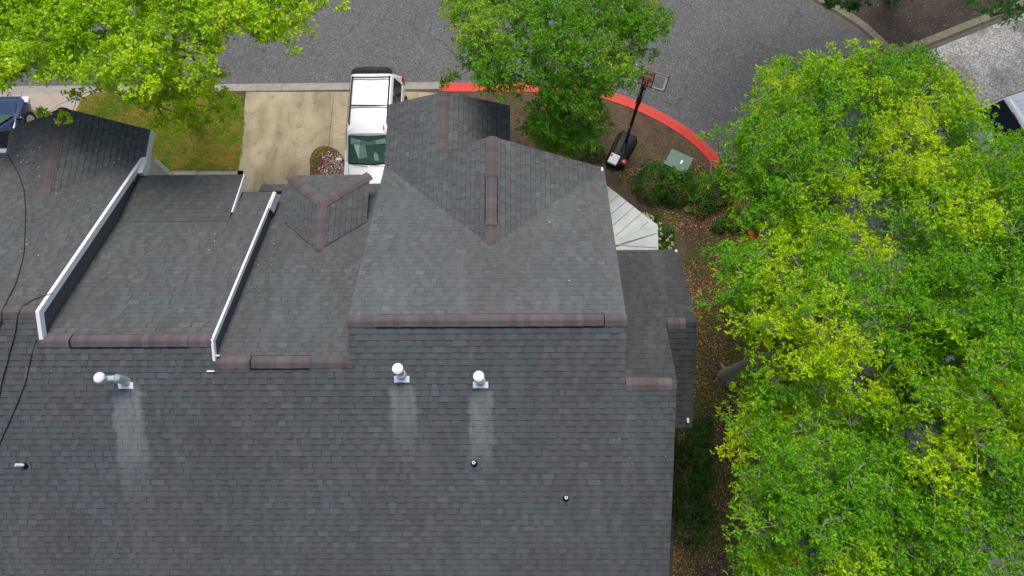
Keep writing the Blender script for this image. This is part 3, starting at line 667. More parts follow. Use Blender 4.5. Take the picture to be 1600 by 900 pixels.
def boot(px, py, label, lean=Vector((0, 0, 0)), pipeh=.22, white=True):
    f = rp(px, py); r = empty('plumbing_vent', f, label, 'vent pipe', 'small plumbing vents with black rubber boots')
    w_ = Vector((0, -math.cos(TH), -math.sin(TH)))
    b = MB(); b.box(f + w_ * .04 + nRP * .018, (.26, .28, .006), ax=(Vector((1, 0, 0)), w_, nRP)); b.build('flashing_plate', M['shinglegrey'], r)
    b = MB(); b.lathe(f + Vector((0, 0, -.02)), [(.088, 0), (.084, .03), (.062, .07), (.055, .10)], 20); b.build('rubber_boot', M['black'], r, smooth=True)
    b = MB(); t0 = f + Vector((0, 0, .05)); t1 = f + Vector((0, 0, pipeh)) + lean
    n = 16; vs = []; fs = []
    dd = (t1 - t0).normalized(); X = dd.cross(Vector((0, 1, 0))).normalized(); Y = dd.cross(X)
    for c, rr in ((t0, .036), (t1, .036), (t1, .020), (t1 - dd * .12, .020)):
        for k in range(n): a = 2 * math.pi * k / n; vs.append(c + X * rr * math.cos(a) + Y * rr * math.sin(a))
    for i in range(3):
        for k in range(n): fs.append((i * n + k, i * n + (k + 1) % n, (i + 1) * n + (k + 1) % n, (i + 1) * n + k))
    b.add(vs, fs); b.build('pipe', M['white'], r, smooth=True)
    b = MB(); b.lathe(t1 - dd * .10, [(.0195, 0), (.0195, .004)], 12, dd); b.build('pipe_bore', M['black'], r)
    return r
boot(741, 723.5, 'small round vent pipe in a black boot, below the right flue vent')
boot(884, 777.5, 'small round vent pipe in a black boot, lowest and rightmost on the roof')
boot(40, 727, 'leaning white vent pipe in a black boot at the left edge of the roof', Vector((-.09, .0, 0)), .20)
def cable(pts, label):
    b = MB(); P_ = []
    pts = [Vector((a, c, 0)) for a, c, _ in pts], [p for _, _, p in pts]
    xy = pts[0]; pl = pts[1]
    out = []
    for i in range(len(xy) - 1):
        for k in range(5):
            t = k / 5; q = xy[i].lerp(xy[i + 1], t); q = q + Vector((noise.noise(q * .05) * 1.2, 0, 0)); zz = []
            out.append(hit(q.x, q.y, pl[i]) + nrm(pl[i]) * .024)
    out.append(hit(xy[-1].x, xy[-1].y, pl[-1]) + nrm(pl[-1]) * .024)
    b.tube(out, .0105, 5); tag(b.build('cable', M['cable'], smooth=True), label, 'cable', 'black cables lying on the roofs')
cable([(10, 238, P1), (28, 270, P1), (38, 298, P1), (41, 330, P1), (40, 368, P1), (37, 402, P1), (27, 440, P1), (10, 475, P1), (3, 487, RP), (4, 500, RP), (-2, 520, RP)], 'black cable wandering down the leftmost roof from its front gutter to the ridge')
cable([(84, 459, P1), (55, 468, P1), (35, 480, P1), (30, 490, RP), (25, 520, RP), (14, 560, RP), (4, 600, RP), (-6, 650, RP)], 'short black cable crossing the left ridge just beside the white rake board')
cable([(146, 382, P2), (126, 417, P2), (106, 452, P2), (85, 490, P2), (60, 527, P2), (50, 555, RP), (40, 600, RP), (20, 650, RP), (0, 694, RP), (-20, 740, RP)], 'long straight black cable running over the left ridge corner and down the rear slope')
def flecks(name, spots, P_list, label, cat):
    V = []; C = []
    for (px, py), pl, s, col in spots:
        c = hit(px, py, pl) + nrm(pl) * .022; n = nrm(pl); a = random.uniform(0, 6.28); u = Vector((1, 0, 0)); v = n.cross(u)
        d = u * math.cos(a) + v * math.sin(a); e = n.cross(d)
        V.append([c - d * s, c - e * s * .6 + n * s * .3, c + d * s, c + e * s * .6 + n * s * .25]); C.append(col)
    o = quad_mesh(name, np.array([[list(p) for p in q] for q in V]), np.array(C), M['fleck'], kind='stuff'); return tag(o, label, cat)
spots = []
def inpoly(x, y, poly):
    r = False
    for i in range(len(poly)):
        (x1_, y1_), (x2_, y2_) = poly[i - 1], poly[i]
        if (y1_ > y) != (y2_ > y) and x < (x2_ - x1_) * (y - y1_) / (y2_ - y1_) + x1_: r = not r
    return r
def scat(poly, n, pl):
    xs = [p[0] for p in poly]; ys = [p[1] for p in poly]; k = 0
    while k < n:
        x, y = random.uniform(min(xs), max(xs)), random.uniform(min(ys), max(ys))
        if inpoly(x, y, poly):
            col = random.choice([(.62, .62, .32), (.70, .70, .55), (.45, .48, .12), (.5, .36, .12)])
            spots.append(((x, y), pl, random.uniform(.011, .024), col)); k += 1
scat([(100, 175), (228, 205), (212, 245), (75, 300)], 34, GPr); scat([(88, 175), (60, 290), (18, 235), (20, 205)], 30, GPl); scat([(205, 275), (375, 275), (340, 400), (120, 420)], 30, P2b if False else P2)
scat([(20, 260), (60, 310), (180, 300), (120, 380), (50, 440)], 10, P1); scat([(420, 345), (440, 350), (430, 430), (390, 470)], 7, P3); scat([(560, 300), (940, 300), (960, 480), (560, 480)], 5, PT)
scat([(20, 560), (1040, 620), (1040, 780), (20, 780)], 8, RP); scat([(60, 300), (190, 290), (140, 320)], 6, P1)
flecks('leaf_debris', spots, None, 'pale specks of fallen leaf scattered over the roofs', 'leaf debris')

# ======================= vehicles =======================
def rring(yf, yr, hw, r, z, n=6, bulge=.0):
    """rounded rectangle ring, nose +Y"""
    pts = []
    for cx, cy, a0 in ((hw - r, yf - r, 0), (-hw + r, yf - r, 90), (-hw + r, yr + r, 180), (hw - r, yr + r, 270)):
        for k in range(n + 1):
            a = math.radians(a0 + 90 * k / n); pts.append(Vector((cx + r * math.cos(a), cy + r * math.sin(a), z)))
    return pts
def loft(rings, b, m=0, cap=True, col=None):
    n = len(rings[0]); vs = [p for r in rings for p in r]; fs = []
    for i in range(len(rings) - 1):
        for k in range(n): fs.append((i * n + k, i * n + (k + 1) % n, (i + 1) * n + (k + 1) % n, (i + 1) * n + k))
    if cap: fs.append(list(range(n))[::-1]); fs.append([(len(rings) - 1) * n + k for k in range(n)])
    b.add(vs, fs, col, m)
def car(loc, rz, label, cat, L, W, belt, roof, wb0, wb1, rr1, rr0, rw, paint, glass, hoodz, rails=False, ribs=False, group=None, clearws=False, wagon=True, bars=()):
    r = empty('parked_car', loc, label, cat, group); r.rotation_euler = (0, 0, rz); LOCAL.add(r.name)
    hw = W / 2; f, e = L / 2, -L / 2
    # lower body: stations along the length, closed half-ring profiles
    st = [(f, .62, .50), (f - .04, .76, .62), (f - .14, .88, hoodz - .12), (f - .35, .955, hoodz - .04), (f - .8, .99, hoodz), (wb0 - .02, 1.0, belt - .01), (wb1, 1.0, belt), (0, 1.0, belt), (rr1, 1.0, belt), (e + .5, .985, belt), (e + .2, .95, belt - .02), (e + .05, .88, belt - .12), (e, .80, belt - .3)]
    b = MB(); rings = []
    for y, k, zt in st:
        w_ = hw * k; q = [(-w_ * .90, .26), (-w_ * .985, .40), (-w_, .60), (-w_ * .985, min(.80, zt - .08)), (-w_ * .955, zt - .04), (-w_ * .88, zt), (-w_ * .45, zt + .025), (0, zt + .032)]
        q = q + [(-a, z) for a, z in q[-2::-1]]; rings.append([Vector((a, y, z)) for a, z in q])
    loft(rings, b); b.build('body', paint, r, smooth=True)
    # cabin
    b = MB(); loft([rring(wb0, rr0, hw * .91, .10, belt - .05), rring(wb0 - (wb0 - wb1) * .5, rr0 + (rr1 - rr0) * .5, (hw * .91 + rw + .03) / 2 - .012, .14, (belt + roof - .09) / 2), rring(wb1 + .02, rr1 - .03, rw + .03, .16, roof - .09),
                    rring(wb1 - .03, rr1 + .03, rw - .02, .15, roof - .025), rring(wb1 - .22, rr1 + .2, rw - .16, .12, roof), rring(wb1 - .6, rr1 + .55, rw - .42, .08, roof + .018)], b); b.build('cabin', paint, r, smooth=True)
    def panel(name, pts, m, off, parent=r, th=.006):
        b = MB(); n = (pts[1] - pts[0]).cross(pts[2] - pts[0]).normalized(); c = sum(pts, Vector()) / len(pts)
        if n.dot(c - Vector((0, (wb0 + rr0) / 2, belt * .6))) < 0: n = -n
        b.prism([p + n * off for p in pts], n * th); return b.build(name, m, parent, bevel=.004)
    def lerpz(t, side, y): # side window point: t 0 belt .. 1 roof
        x = hw * .91 + (rw + .03 - hw * .91) * t; return Vector((side * (x + .012), y, belt + (roof - .09 - belt) * t))
    zb, zr = belt + .02, roof - .07
    ws = [Vector((-hw * .80, wb0 + .03, zb)), Vector((0, wb0 + .09, zb)), Vector((hw * .80, wb0 + .03, zb)), Vector((rw * .93, wb1 + .02, zr)), Vector((0, wb1 + .06, zr)), Vector((-rw * .93, wb1 + .02, zr))]
    if clearws:
        panel('windscreen_surround', [p + Vector((0, .02 * (1 if p.z == zb else 0), 0)) for p in ws], M['black'], .012)
        q = [c.lerp(sum(ws, Vector()) / 6, .07) for c in ws]; panel('dashboard', q, M['interior'], .020)
        def wp(u, v): return ws[0].lerp(ws[2], u).lerp(ws[5].lerp(ws[3], u), v) + Vector((0, .04, 0))
        for name, pts, m in (('sunshade', [(.58, .72), (.88, .80), (.76, .22), (.56, .28)], 'shade'), ('sunshade', [(.06, .93), (.50, .82), (.94, .96), (.94, .74), (.50, .70), (.06, .76)], 'interior2'), ('paper', [(.30, .16), (.40, .16), (.40, .36), (.35, .46), (.31, .36)], 'white'), ('paper', [(.10, .10), (.14, .10), (.14, .42), (.10, .42)], 'white')):
            panel(name, [wp(u, v) for u, v in pts], M[m], .024, th=.003)
        panel('windscreen', q, M['glass'], .045)
        for s_, x in ((1, .1), (1, -.5)):
            b = MB(); b.tube([Vector((x, wb0 + .15, belt + .05)), Vector((x + .5, wb0 + .10, belt + .09))], .010, 5); b.build('wiper', M['black'], r)
    else:
        panel('windscreen', ws, glass, .014)
    rg = [Vector((-hw * .80, rr0 - .01, zb)), Vector((hw * .80, rr0 - .01, zb)), Vector((rw * .96, rr1 - .03, zr)), Vector((-rw * .96, rr1 - .03, zr))]
    panel('rear_window', rg, M['bluglass'] if not wagon else M['darkglass'], .02)
    cuts = [wb1 - .10, wb1 - (wb1 - rr1) * .36, wb1 - (wb1 - rr1) * .68, rr1 + .12]
    for s_ in (-1, 1):
        for k in range(3):
            ya, yb = cuts[k] - .04, cuts[k + 1] + .04
            y0 = ya + (.30 if k == 0 else 0); y3 = yb - (.18 if k == 2 else 0)
            panel('side_window', [lerpz(-.02, s_, y0), lerpz(-.02, s_, y3), lerpz(.95, s_, yb), lerpz(.95, s_, ya)], M['darkglass'], .006)
        b = MB(); b.box((s_ * (hw + .13), wb0 - .12, belt + .06), (.20, .11, .14)); b.build('wing_mirror', paint, r, bevel=.035)
        b = MB(); b.box((s_ * (hw + .02), wb0 - .10, belt - .0), (.12, .07, .05)); b.build('mirror_arm', M['black'], r, bevel=.01)
        for yy in (f - .85, e + .85):
            b = MB(); b.lathe((s_ * (hw - .20), yy, .36), [(.36, 0), (.37, .03), (.37, .20), (.34, .225)], 22, Vector((s_, 0, 0))); wh = b.build('wheel', M['rubber'], r, smooth=True)
            b = MB(); b.lathe((s_ * (hw + .018), yy, .36), [(.23, 0), (.22, .012), (.05, .02)], 18, Vector((s_, 0, 0))); b.build('rim', M['rim'], wh, smooth=True)
        b = MB(); b.box((s_ * (hw * .86), f - .16, hoodz - .22), (.28, .26, .16)); b.build('headlight', M['clearlamp'], r, bevel=.04)
        b = MB(); b.box((s_ * (hw * .90), e + .11, belt - .24), (.13, .16, .44)); b.build('tail_light', M['redlamp'], r, bevel=.04)
        if rails:
            b = MB(); x = s_ * (rw - .06); z = roof + .05
            b.tube([(x, wb1 - .35, roof - .01), (x, wb1 - .45, z), (x, (wb1 + rr1) / 2, z + .01), (x, rr1 + .30, z), (x, rr1 + .18, roof - .01)], .028, 8); b.build('roof_rail', M['black'], r, smooth=True)
    if rails:
        for y in bars:
            b = MB(); b.tube([(-rw + .06, y, roof + .07), (0, y + .02, roof + .085), (rw - .06, y, roof + .07)], .026, 8); b.build('crossbar', M['black'], r, smooth=True)
    if rails:
        b = MB(); b.prism([(-rw * 1.02, rr1 + .06, roof - .035), (-rw * .98, rr1 - .10, roof - .06), (-rw * .8, rr1 - .19, roof - .07), (0, rr1 - .23, roof - .06), (rw * .8, rr1 - .19, roof - .07), (rw * .98, rr1 - .10, roof - .06), (rw * 1.02, rr1 + .06, roof - .035)], (0, 0, .04)); b.build('spoiler', M['darkglass'], r, bevel=.008)
    if ribs:
        for k in range(7):
            b = MB(); b.box(((k - 3) * .16, (wb1 + rr1) / 2, roof + .020), (.045, (wb1 - rr1) - .5, .022)); b.build('roof_rib', paint, r, bevel=.006)
    b = MB(); b.box((0, rr1 - .03, roof - .07), (.34, .05, .035)); b.build('brake_light', M['redlamp'] if ribs else M['black'], r, bevel=.01)
    for y, nm in ((f + .0, 'front_bumper'), (e - .0, 'rear_bumper')):
        b = MB(); sgn = 1 if y > 0 else -1
        b.prism([(-hw * .86, y - sgn * .16, .34), (-hw * .62, y + sgn * .05, .34), (hw * .62, y + sgn * .05, .34), (hw * .86, y - sgn * .16, .34)], (0, 0, .26)); b.build(nm, M['cargrey'] if nm == 'rear_bumper' and ribs else paint, r, bevel=.03)
    for s_ in (-1, 1):
        b = MB(); b.tube([Vector((s_ * hw * .80, wb0 + .05, hoodz + .012)), Vector((s_ * hw * .74, wb0 + .5, hoodz + .012)), Vector((s_ * hw * .66, f - .35, hoodz - .02))], .007, 4); b.build('bonnet_gap', M['black'], r)
    if rails:
        b = MB(); b.box((-rw * .78, wb1 - .22, roof + .035), (.035, .14, .07)); b.build('aerial', M['black'], r, bevel=.008)
    return r
M['greenglass'] = mat('green_windscreen', (.015, .06, .045), .12, spec=.7)
M['stripe'] = leafmat2('stripe_paint')
M['interior2'] = mat('sun_visor', (.22, .36, .35), .7, noise_amt=.2, bscale=12)
car((-5.20, 12.05, .012), math.pi, 'white sport utility vehicle with black roof rails parked beside the tall unit', 'car', 4.80, 1.94, 1.04, 1.82, 1.12, .42, -1.98, -2.36, .70, M['carwhite'], M['darkglass'], 1.06, rails=True, clearws=True, bars=(-1.72, -.62))
car((-18.85, 11.75, .012), 0, 'dark blue car in the far left driveway, nose towards the street', 'car', 4.4, 1.80, .94, 1.42, 1.20, .50, -1.1, -1.7, .58, M['carblue'], M['greenglass'], .86, wagon=False)
hd = math.radians(19.7); Hd = Vector((math.cos(hd), math.sin(hd), 0)); bl = Vector((16.50, 12.17, -.118)) - Hd * (-1.75)
car(tuple(bl), hd - math.pi / 2, 'white utility vehicle with ribbed roof, half hidden by the big tree at right', 'car', 4.9, 2.0, 1.12, 1.80, 1.30, .70, -1.72, -2.22, .74, M['carwhite'], M['darkglass'], 1.06, ribs=True)

# ======================= basketball hoop =======================
hb = at(972, 236, 0); pt = at(1006, 133, 2.85); A0 = at(977, 123, 2.9); B0 = at(1038, 143, 2.9)
hoop = empty('basketball_hoop', hb, 'portable basketball hoop with clear backboard standing by the red kerb', 'basketball hoop')
bw = (B0 - A0).normalized(); fw = Vector((-bw.y, bw.x, 0))                       # fw: from board towards the road
if fw.y < 0: fw = -fw
Wd = (B0 - A0).length; Hh = .80; Z = Vector((0, 0, 1)); Cb = (A0 + B0) / 2
pb = at(979, 218, .32); bd = (at(958, 262, .1) - at(984, 212, .1)); bd.z = 0; bd.normalize(); bs = Vector((-bd.y, bd.x, 0))
b = MB(); c0 = at(983, 212, .0); lenb = (at(958, 262, 0) - at(983, 212, 0)).length
rings = []
for z, k in ((.0, 1.0), (.04, 1.03), (.13, 1.0), (.19, .90), (.205, .84)):
    ring = []
    for t, wv in ((0, .28), (.10, .40), (.32, .41), (.55, .39), (.8, .37), (.95, .33), (1.0, .25)): ring.append((t, wv))
    pts = [c0 + bd * (lenb * (.5 + (t - .5) * k)) + bs * (wv * k * .92) for t, wv in ring] + [c0 + bd * (lenb * (.5 + (t - .5) * k)) - bs * (wv * k * .92) for t, wv in ring[::-1]]
    rings.append([p + Vector((0, 0, z + .006)) for p in pts])
loft(rings, b); b.build('base_tank', M['black'], hoop, smooth=True)
for sgn in (-1, 1):
    b = MB(); b.tube([c0 + bd * (lenb * .12) + bs * (.27 * sgn) + Z * .20, c0 + bd * (lenb * .85) + bs * (.24 * sgn) + Z * .215], .045, 8); b.build('base_rib', M['black'], hoop, smooth=True)
    b = MB(); b.lathe(c0 + bd * .03 + bs * (.25 * sgn) + Z * .09, [(.08, -.03), (.09, 0), (.08, .03)], 14, bs); b.build('wheel', M['rubber'], hoop, smooth=True)
p0 = pb; p1 = pt
b = MB(); b.tube([p0 - Z * .12, p0.lerp(p1, .5), p1], [.058, .054, .050], 12); b.build('pole', M['blackmetal'], hoop, smooth=True)
b = MB(); b.tube([c0 + bd * (lenb * .6) + Z * .19, p0.lerp(p1, .20)], .020, 8); b.build('brace', M['blackmetal'], hoop, smooth=True)
b = MB(); b.tube([c0 + bd * (lenb * .6) + bs * .2 + Z * .19, p0.lerp(p1, .20)], .014, 8); b.build('brace', M['blackmetal'], hoop, smooth=True)
for t in (.23, .30, .62):
    b = MB(); b.tube([p0.lerp(p1, t), p0.lerp(p1, t + .025)], .063, 12); b.build('pole_joint', M['cargrey'] if t == .23 else M['blackmetal'], hoop, smooth=True)
bb0 = Cb + Z * .12 - fw * .04
for sgn in (-1, 1):
    b = MB(); b.tube([p1 + bw * (.055 * sgn) - Z * .25, bb0 + bw * (.10 * sgn)], .018, 6); b.build('lift_arm', M['blackmetal'], hoop)
    b = MB(); b.tube([p1 + bw * (.055 * sgn) + Z * .02, bb0 + bw * (.10 * sgn) + Z * .30], .018, 6); b.build('lift_arm', M['blackmetal'], hoop)
    b = MB(); b.tube([p0.lerp(p1, .72) + bw * (.07 * sgn) - fw * .12, bb0 + bw * (.09 * sgn) - fw * .05 + Z * .02], .012, 6); b.build('lift_arm', M['blackmetal'], hoop)
b = MB(); b.box(p0.lerp(p1, .80) - fw * .10, (.13, .13, .34), ax=(bw, fw, Z)); b.build('height_adjuster', M['blackmetal'], hoop, bevel=.015)
b = MB(); b.box(p1 - Z * .10, (.20, .10, .04), ax=(bw, fw, Z)); b.build('clamp', M['cargrey'], hoop, bevel=.008)
def bp(u, v, o=0): return Cb + bw * ((u - .5) * Wd) + Z * (v * Hh) + fw * o
b = MB(); b.prism([bp(0, 0), bp(1, 0), bp(1, 1), bp(0, 1)], fw * .010); board_ = b.build('backboard', M['clear'], hoop)
def bar(u0, v0, u1, v1, m, wd, name, o=-.02, th=.03):
    a, c = bp(u0, v0, o), bp(u1, v1, o); d = (c - a).normalized(); q = d.cross(fw).normalized(); b = MB()
    b.prism([a - q * wd / 2 - d * wd / 2, c - q * wd / 2 + d * wd / 2, c + q * wd / 2 + d * wd / 2, a + q * wd / 2 - d * wd / 2], fw * th); b.build(name, M[m], hoop)
for q in ((0, 0, 1, 0), (1, 0, 1, 1), (1, 1, 0, 1), (0, 1, 0, 0)): bar(*q, 'blackmetal', .026, 'board_frame')
bar(.335, 0, .335, 1, 'blackmetal', .028, 'board_strut', -.03); bar(.665, 0, .665, 1, 'blackmetal', .028, 'board_strut', -.03); bar(.335, .42, .665, .42, 'blackmetal', .028, 'board_strut', -.035)
for q in ((.035, .055, .965, .055), (.965, .055, .965, .945), (.035, .945, .965, .945), (.035, .055, .035, .945)): bar(*q, 'stripe', .085, 'border_stripe', -.012, .004)
for q in ((.36, .10, .36, .62), (.64, .10, .64, .62), (.36, .62, .64, .62), (.36, .13, .64, .13)): bar(*q, 'stripe', .075, 'square_stripe', -.018, .004)
b = MB(); b.prism([bp(.345, .02, .018), bp(.655, .02, .018), bp(.655, .97, .018), bp(.345, .97, .018)], fw * .002); b.build('tinted_square', M['tint_orange'], hoop)
rc = bp(.5, .13, .02) + fw * .38; b = MB(); ring = [rc + (bw * math.cos(a) + fw * math.sin(a)) * .228 for a in np.linspace(0, 2 * math.pi, 25)]
b.tube(ring, .012, 6); b.build('rim', M['orange'], hoop, smooth=True)
b = MB(); b.box(bp(.5, .10, .08), (.10, .16, .10), ax=(bw, fw, Z)); b.build('rim_bracket', M['orange'], hoop, bevel=.01)
b = MB(); b.tube([bp(.5, -.06, -.05), bp(.5, .40, -.05)], .028, 8); b.build('spring_housing', M['orange'], hoop, smooth=True)
for k in range(12):
    a = k * math.pi / 6; a2 = a + math.pi / 6; q = lambda a_, rr, z: rc + (bw * math.cos(a_) + fw * math.sin(a_)) * rr - Z * z
    b = MB()
    for sg in (1, -1): b.tube([q(a, .225, 0), q(a + sg * .26, .18, .14), q(a, .14, .27), q(a + sg * .26, .12, .40)], .004, 4)
    b.build('net_cord', M['net'], hoop)
# things on the hoop's base
wc = at(959, 249, .25); b = MB(); b.box(wc, (.34, .40, .10), ax=(bs, bd, Z)); wb_ = b.build('plastic_box', M['white'], bevel=.02); tag(wb_, 'white plastic box lying on the black hoop base', 'box')
b = MB(); b.box(wc + bd * -.10 + bs * -.13 + Z * .052, (.05, .09, .006), ax=(bs, bd, Z)); b.build('handle', M['black'], wb_)
rcx = at(975, 254, .25); b = MB(); b.lathe(rcx - Z * .03, [(.10, 0), (.115, .03), (.115, .07), (.09, .085)], 20); rp_ = b.build('red_bucket', M['redplastic'], smooth=True); tag(rp_, 'round dark red plastic bucket set on the hoop base', 'bucket')
b = MB(); b.lathe(rcx + Z * .07, [(.06, 0), (.055, .012), (.02, .016)], 16); b.build('lid', M['redlamp'], rp_, smooth=True)

# ======================= small garden things =======================
tb = at(1060, 253, .45); r = empty('utility_cabinet', Vector((tb.x, tb.y, 0)), 'pale green utility cabinet standing behind the round shrub', 'utility cabinet')
b = MB(); b.box((tb.x, tb.y, .24), (.78, .62, .46), rz=-.5); b.build('housing', M['box'], r, bevel=.02)
b = MB(); X_ = Vector((math.cos(-.5), math.sin(-.5), 0)); Y_ = Vector((math.sin(.5), math.cos(.5), 0)); cc = Vector((tb.x, tb.y, .47))
b.prism([cc - X_ * .42 - Y_ * .34, cc + X_ * .42 - Y_ * .34, cc + X_ * .42 + Y_ * .34, cc - X_ * .42 + Y_ * .34], (0, 0, .05)); b.build('lid', M['box'], r, bevel=.02)
b = MB(); b.box(cc + Z * .06 + X_ * .1, (.05, .16, .03), rz=-.5); b.build('latch', M['galv'], r)
p = at(1074, 328, .0); b = MB(); b.lathe(p, [(.13, .0), (.135, .05), (.12, .08), (.0, .09)], 20); tag(b.build('valve_cover', M['kerb_dark'], smooth=True), 'round pale valve cover in the mulch below the shrubs', 'valve cover')

# ======================= plants =======================
def leaves(name, C, A, nl, ln, wd, cols, parent, mat_='leaf', spread=1.0, upb=.9, **kw):
    """C centres (n,3), A growth axes (n,3), nl leaves a sprig, colours per sprig"""
    n = len(C); C = np.repeat(C, nl, 0); A = np.repeat(A, nl, 0); cols = np.repeat(cols, nl, 0); N = n * nl
    d = A * rng.uniform(.1, .9, (N, 1)) + rng.normal(0, .62 * spread, (N, 3)); d /= np.linalg.norm(d, axis=1, keepdims=True)
    up = np.array([0, 0, upb]) + rng.normal(0, .45, (N, 3)); s = np.cross(d, up); s /= np.linalg.norm(s, axis=1, keepdims=True) + 1e-9
    nn = np.cross(s, d); L = ln * rng.uniform(.5, 1.35, (N, 1)); W = wd * rng.uniform(.7, 1.2, (N, 1))
    b0 = C + d * L * .15; mid = C + d * L * .6 - nn * L * .03; tip = C + d * L * 1.15 - np.array([0, 0, 1]) * L * .18
    V = np.stack([b0, mid + s * W / 2, tip, mid - s * W / 2], 1)
    cc = cols * rng.uniform(.72, 1.25, (N, 1)) * (1 + rng.normal(0, .05, (N, 3)))
    return quad_mesh(name, V, np.clip(cc, .004, .9), M[mat_], parent, **kw)
def nz(p, s, o=0): return noise.noise(Vector((p[0] * s + o, p[1] * s, p[2] * s)))
EXC = [(1180, 560, 20), (1232, 548, 10), (1207, 650, 20), (1222, 712, 18), (1390, 345, 22), (1285, 528, 10), (1465, 500, 16), (1415, 610, 14), (1330, 470, 8), (1250, 650, 10), (1420, 690, 14), (1520, 470, 10), (1340, 250, 8), (1160, 605, 12), (1500, 560, 10)]
def pads_in(poly, zf, step, rmin, rmax, drop=0, seed=1, zj=.5, dropscale=.45):
    rr = random.Random(seed); xs = [p[0] for p in poly]; ys = [p[1] for p in poly]; out = []; tries = 0
    while tries < 9000:
        tries += 1; x, y = rr.uniform(min(xs), max(xs)), rr.uniform(min(ys), max(ys))
        if not inpoly(x, y, poly) or any((x - a) ** 2 + (y - b_) ** 2 < (c + 12) ** 2 for a, b_, c in EXC): continue
        z = zf(x, y) + rr.uniform(-zj, zj); p = at(x, y, z)
        if drop and nz(p, dropscale, seed * 3.1) < drop: continue
        if all((p - q[0]).length > step for q in out): out.append((p, rr.uniform(rmin, rmax)))
    return out
def tree(name, label, base, fork, pads, pal, dens=150, nl=10, ln=.075, wd=.032, group=None, trad=.16, cat='tree', twigs=7, flat=.55, yel=.15, yelscale=.5, barkm='bark', leanmid=None, bscale=1.0, maxl=9e9, pale=0, seed=3):
    rr = random.Random(seed); base = Vector(base); r = empty(name, base, label, cat, group)
    fork = Vector(fork); mid = Vector(leanmid) if leanmid else base.lerp(fork, .5) + Vector((.12, .08, 0))
    b = MB(); b.tube([base - Z * .1, base + Z * .12 + (mid - base) * .06, mid, fork], [trad * 1.7, trad * 1.12, trad * .95, trad * .8], 12)
    for k in range(5):
        a = k * 1.257 + rr.random(); q = Vector((math.cos(a), math.sin(a), 0)); b.tube([base + Z * .12, base + q * trad * 1.4 + Z * .04, base + q * trad * 2.3 - Z * .04], [trad * .55, trad * .36, trad * .1], 7)
    b.build('trunk', M[barkm], r, smooth=True)
    # limbs gather the pads by direction
    dirs = [(p - fork) for p, _ in pads]; nb = max(3, min(8, len(pads) // 6)); lim = []
    cents = [pads[int(i * len(pads) / nb)][0] for i in range(nb)]
    for _ in range(4):
        gr = [[] for _ in cents]
        for i, (p, _) in enumerate(pads): gr[min(range(len(cents)), key=lambda k: (p - cents[k]).length)].append(i)
        cents = [sum((pads[i][0] for i in g), Vector()) / len(g) if g else cents[k] for k, g in enumerate(gr)]
    C = []; A = []; CO = []; tw = MB(); nodes = []; order = sorted(range(len(pads)), key=lambda i: (pads[i][0] - fork).length); pd_nodes = [(pads[i][0] - Z * pads[i][1] * .3, (pads[i][0] - fork).length, pads[i][1]) for i in order]
    for k, g in enumerate(gr):
        if not g: continue
        e = cents[k] - Z * .35; lb = MB(); m1 = fork.lerp(e, .4) + Vector((rr.uniform(-.3, .3), rr.uniform(-.3, .3), .25)); m2 = fork.lerp(e, .75) + Vector((rr.uniform(-.2, .2), rr.uniform(-.2, .2), .1))
        lb.tube([fork - Z * .1, m1, m2, e], [trad * .62 * bscale, trad * .45 * bscale, trad * .30 * bscale, trad * .16], 8)
        for i in g:
            p, rad = pads[i]; q = p - Z * rad * .3; dp = (p - fork).length; cand = [m2, e, m1] + [c_ for c_, dd, rr2 in pd_nodes if dd < dp - .2 and rr2 >= rad * .7]; s_ = min(cand, key=lambda c_: (c_ - q).length)
            lb.tube([s_, s_.lerp(q, .5) + Vector((rr.uniform(-.16, .16), rr.uniform(-.16, .16), .10)), q], [trad * .20 * bscale * min(1, rad / .5), trad * .12 * bscale * min(1, rad / .5), trad * .06 * min(1, rad / .5)], 6)
            for t in range(twigs):
                a = rr.uniform(0, 6.283); ez = rr.uniform(-.25, 1.0); v = Vector((math.cos(a) * math.sqrt(max(0, 1 - ez * ez)), math.sin(a) * math.sqrt(max(0, 1 - ez * ez)), ez * flat))
                en = p + v * rad * rr.uniform(.75, 1.25); md = q.lerp(en, .5) + Vector((rr.uniform(-.06, .06), rr.uniform(-.06, .06), .04)); tw.tube([q, md, en], [trad * .05, trad * .035, .003], 4, caps=False)
                cnt = max(3, int(dens * rad * rad / twigs)); yf_ = nz(en, yelscale, seed * 7) + rr.uniform(-.16, .16)
                ax = (en - q).normalized()
                for j in range(cnt):
                    u = rr.uniform(.35, 1.08); c = q.lerp(md, u * 2) if u < .5 else md.lerp(en, u * 2 - 1); sp = rad * .24 * (1.2 - .5 * u)
                    c = c + Vector((rr.gauss(0, sp), rr.gauss(0, sp), rr.gauss(0, sp * .7)))
                    C.append(tuple(c)); A.append(tuple((ax * .6 + Vector((rr.uniform(-.4, .4), rr.uniform(-.4, .4), .8))).normalized()))
                    y_ = yf_ + rr.uniform(-.10, .10) - .25 * (1 - u); w_ = min(1, max(0, (y_ - (.26 - yel)) / .42))
                    g0 = pal[0] if rr.random() < .5 else pal[1]; c_ = [g0[i2] * (1 - w_) + pal[2][i2] * w_ for i2 in range(3)]
                    if pale and rr.random() < pale: c_ = [c_[0] * 1.8 + .05, c_[1] * 1.35 + .05, c_[2] + .06]
                    CO.append(c_)
        lb.build('branch', M[barkm], r, smooth=True)
    tw.build('twigs', M['paletwig'], r, kind='stuff')
    leaves('foliage', np.array(C), np.array(A), nl, ln, wd, np.array(CO), r)
    return r, len(C) * nl
TOT = 0
def addtree(*a, **k):
    global TOT
    r, n = tree(*a, **k); TOT += n; return r
GREEN_R = [(.15, .42, .010), (.24, .53, .012), (.58, .76, .010)]
GREEN_L = [(.34, .58, .012), (.50, .72, .016), (.64, .84, .03)]
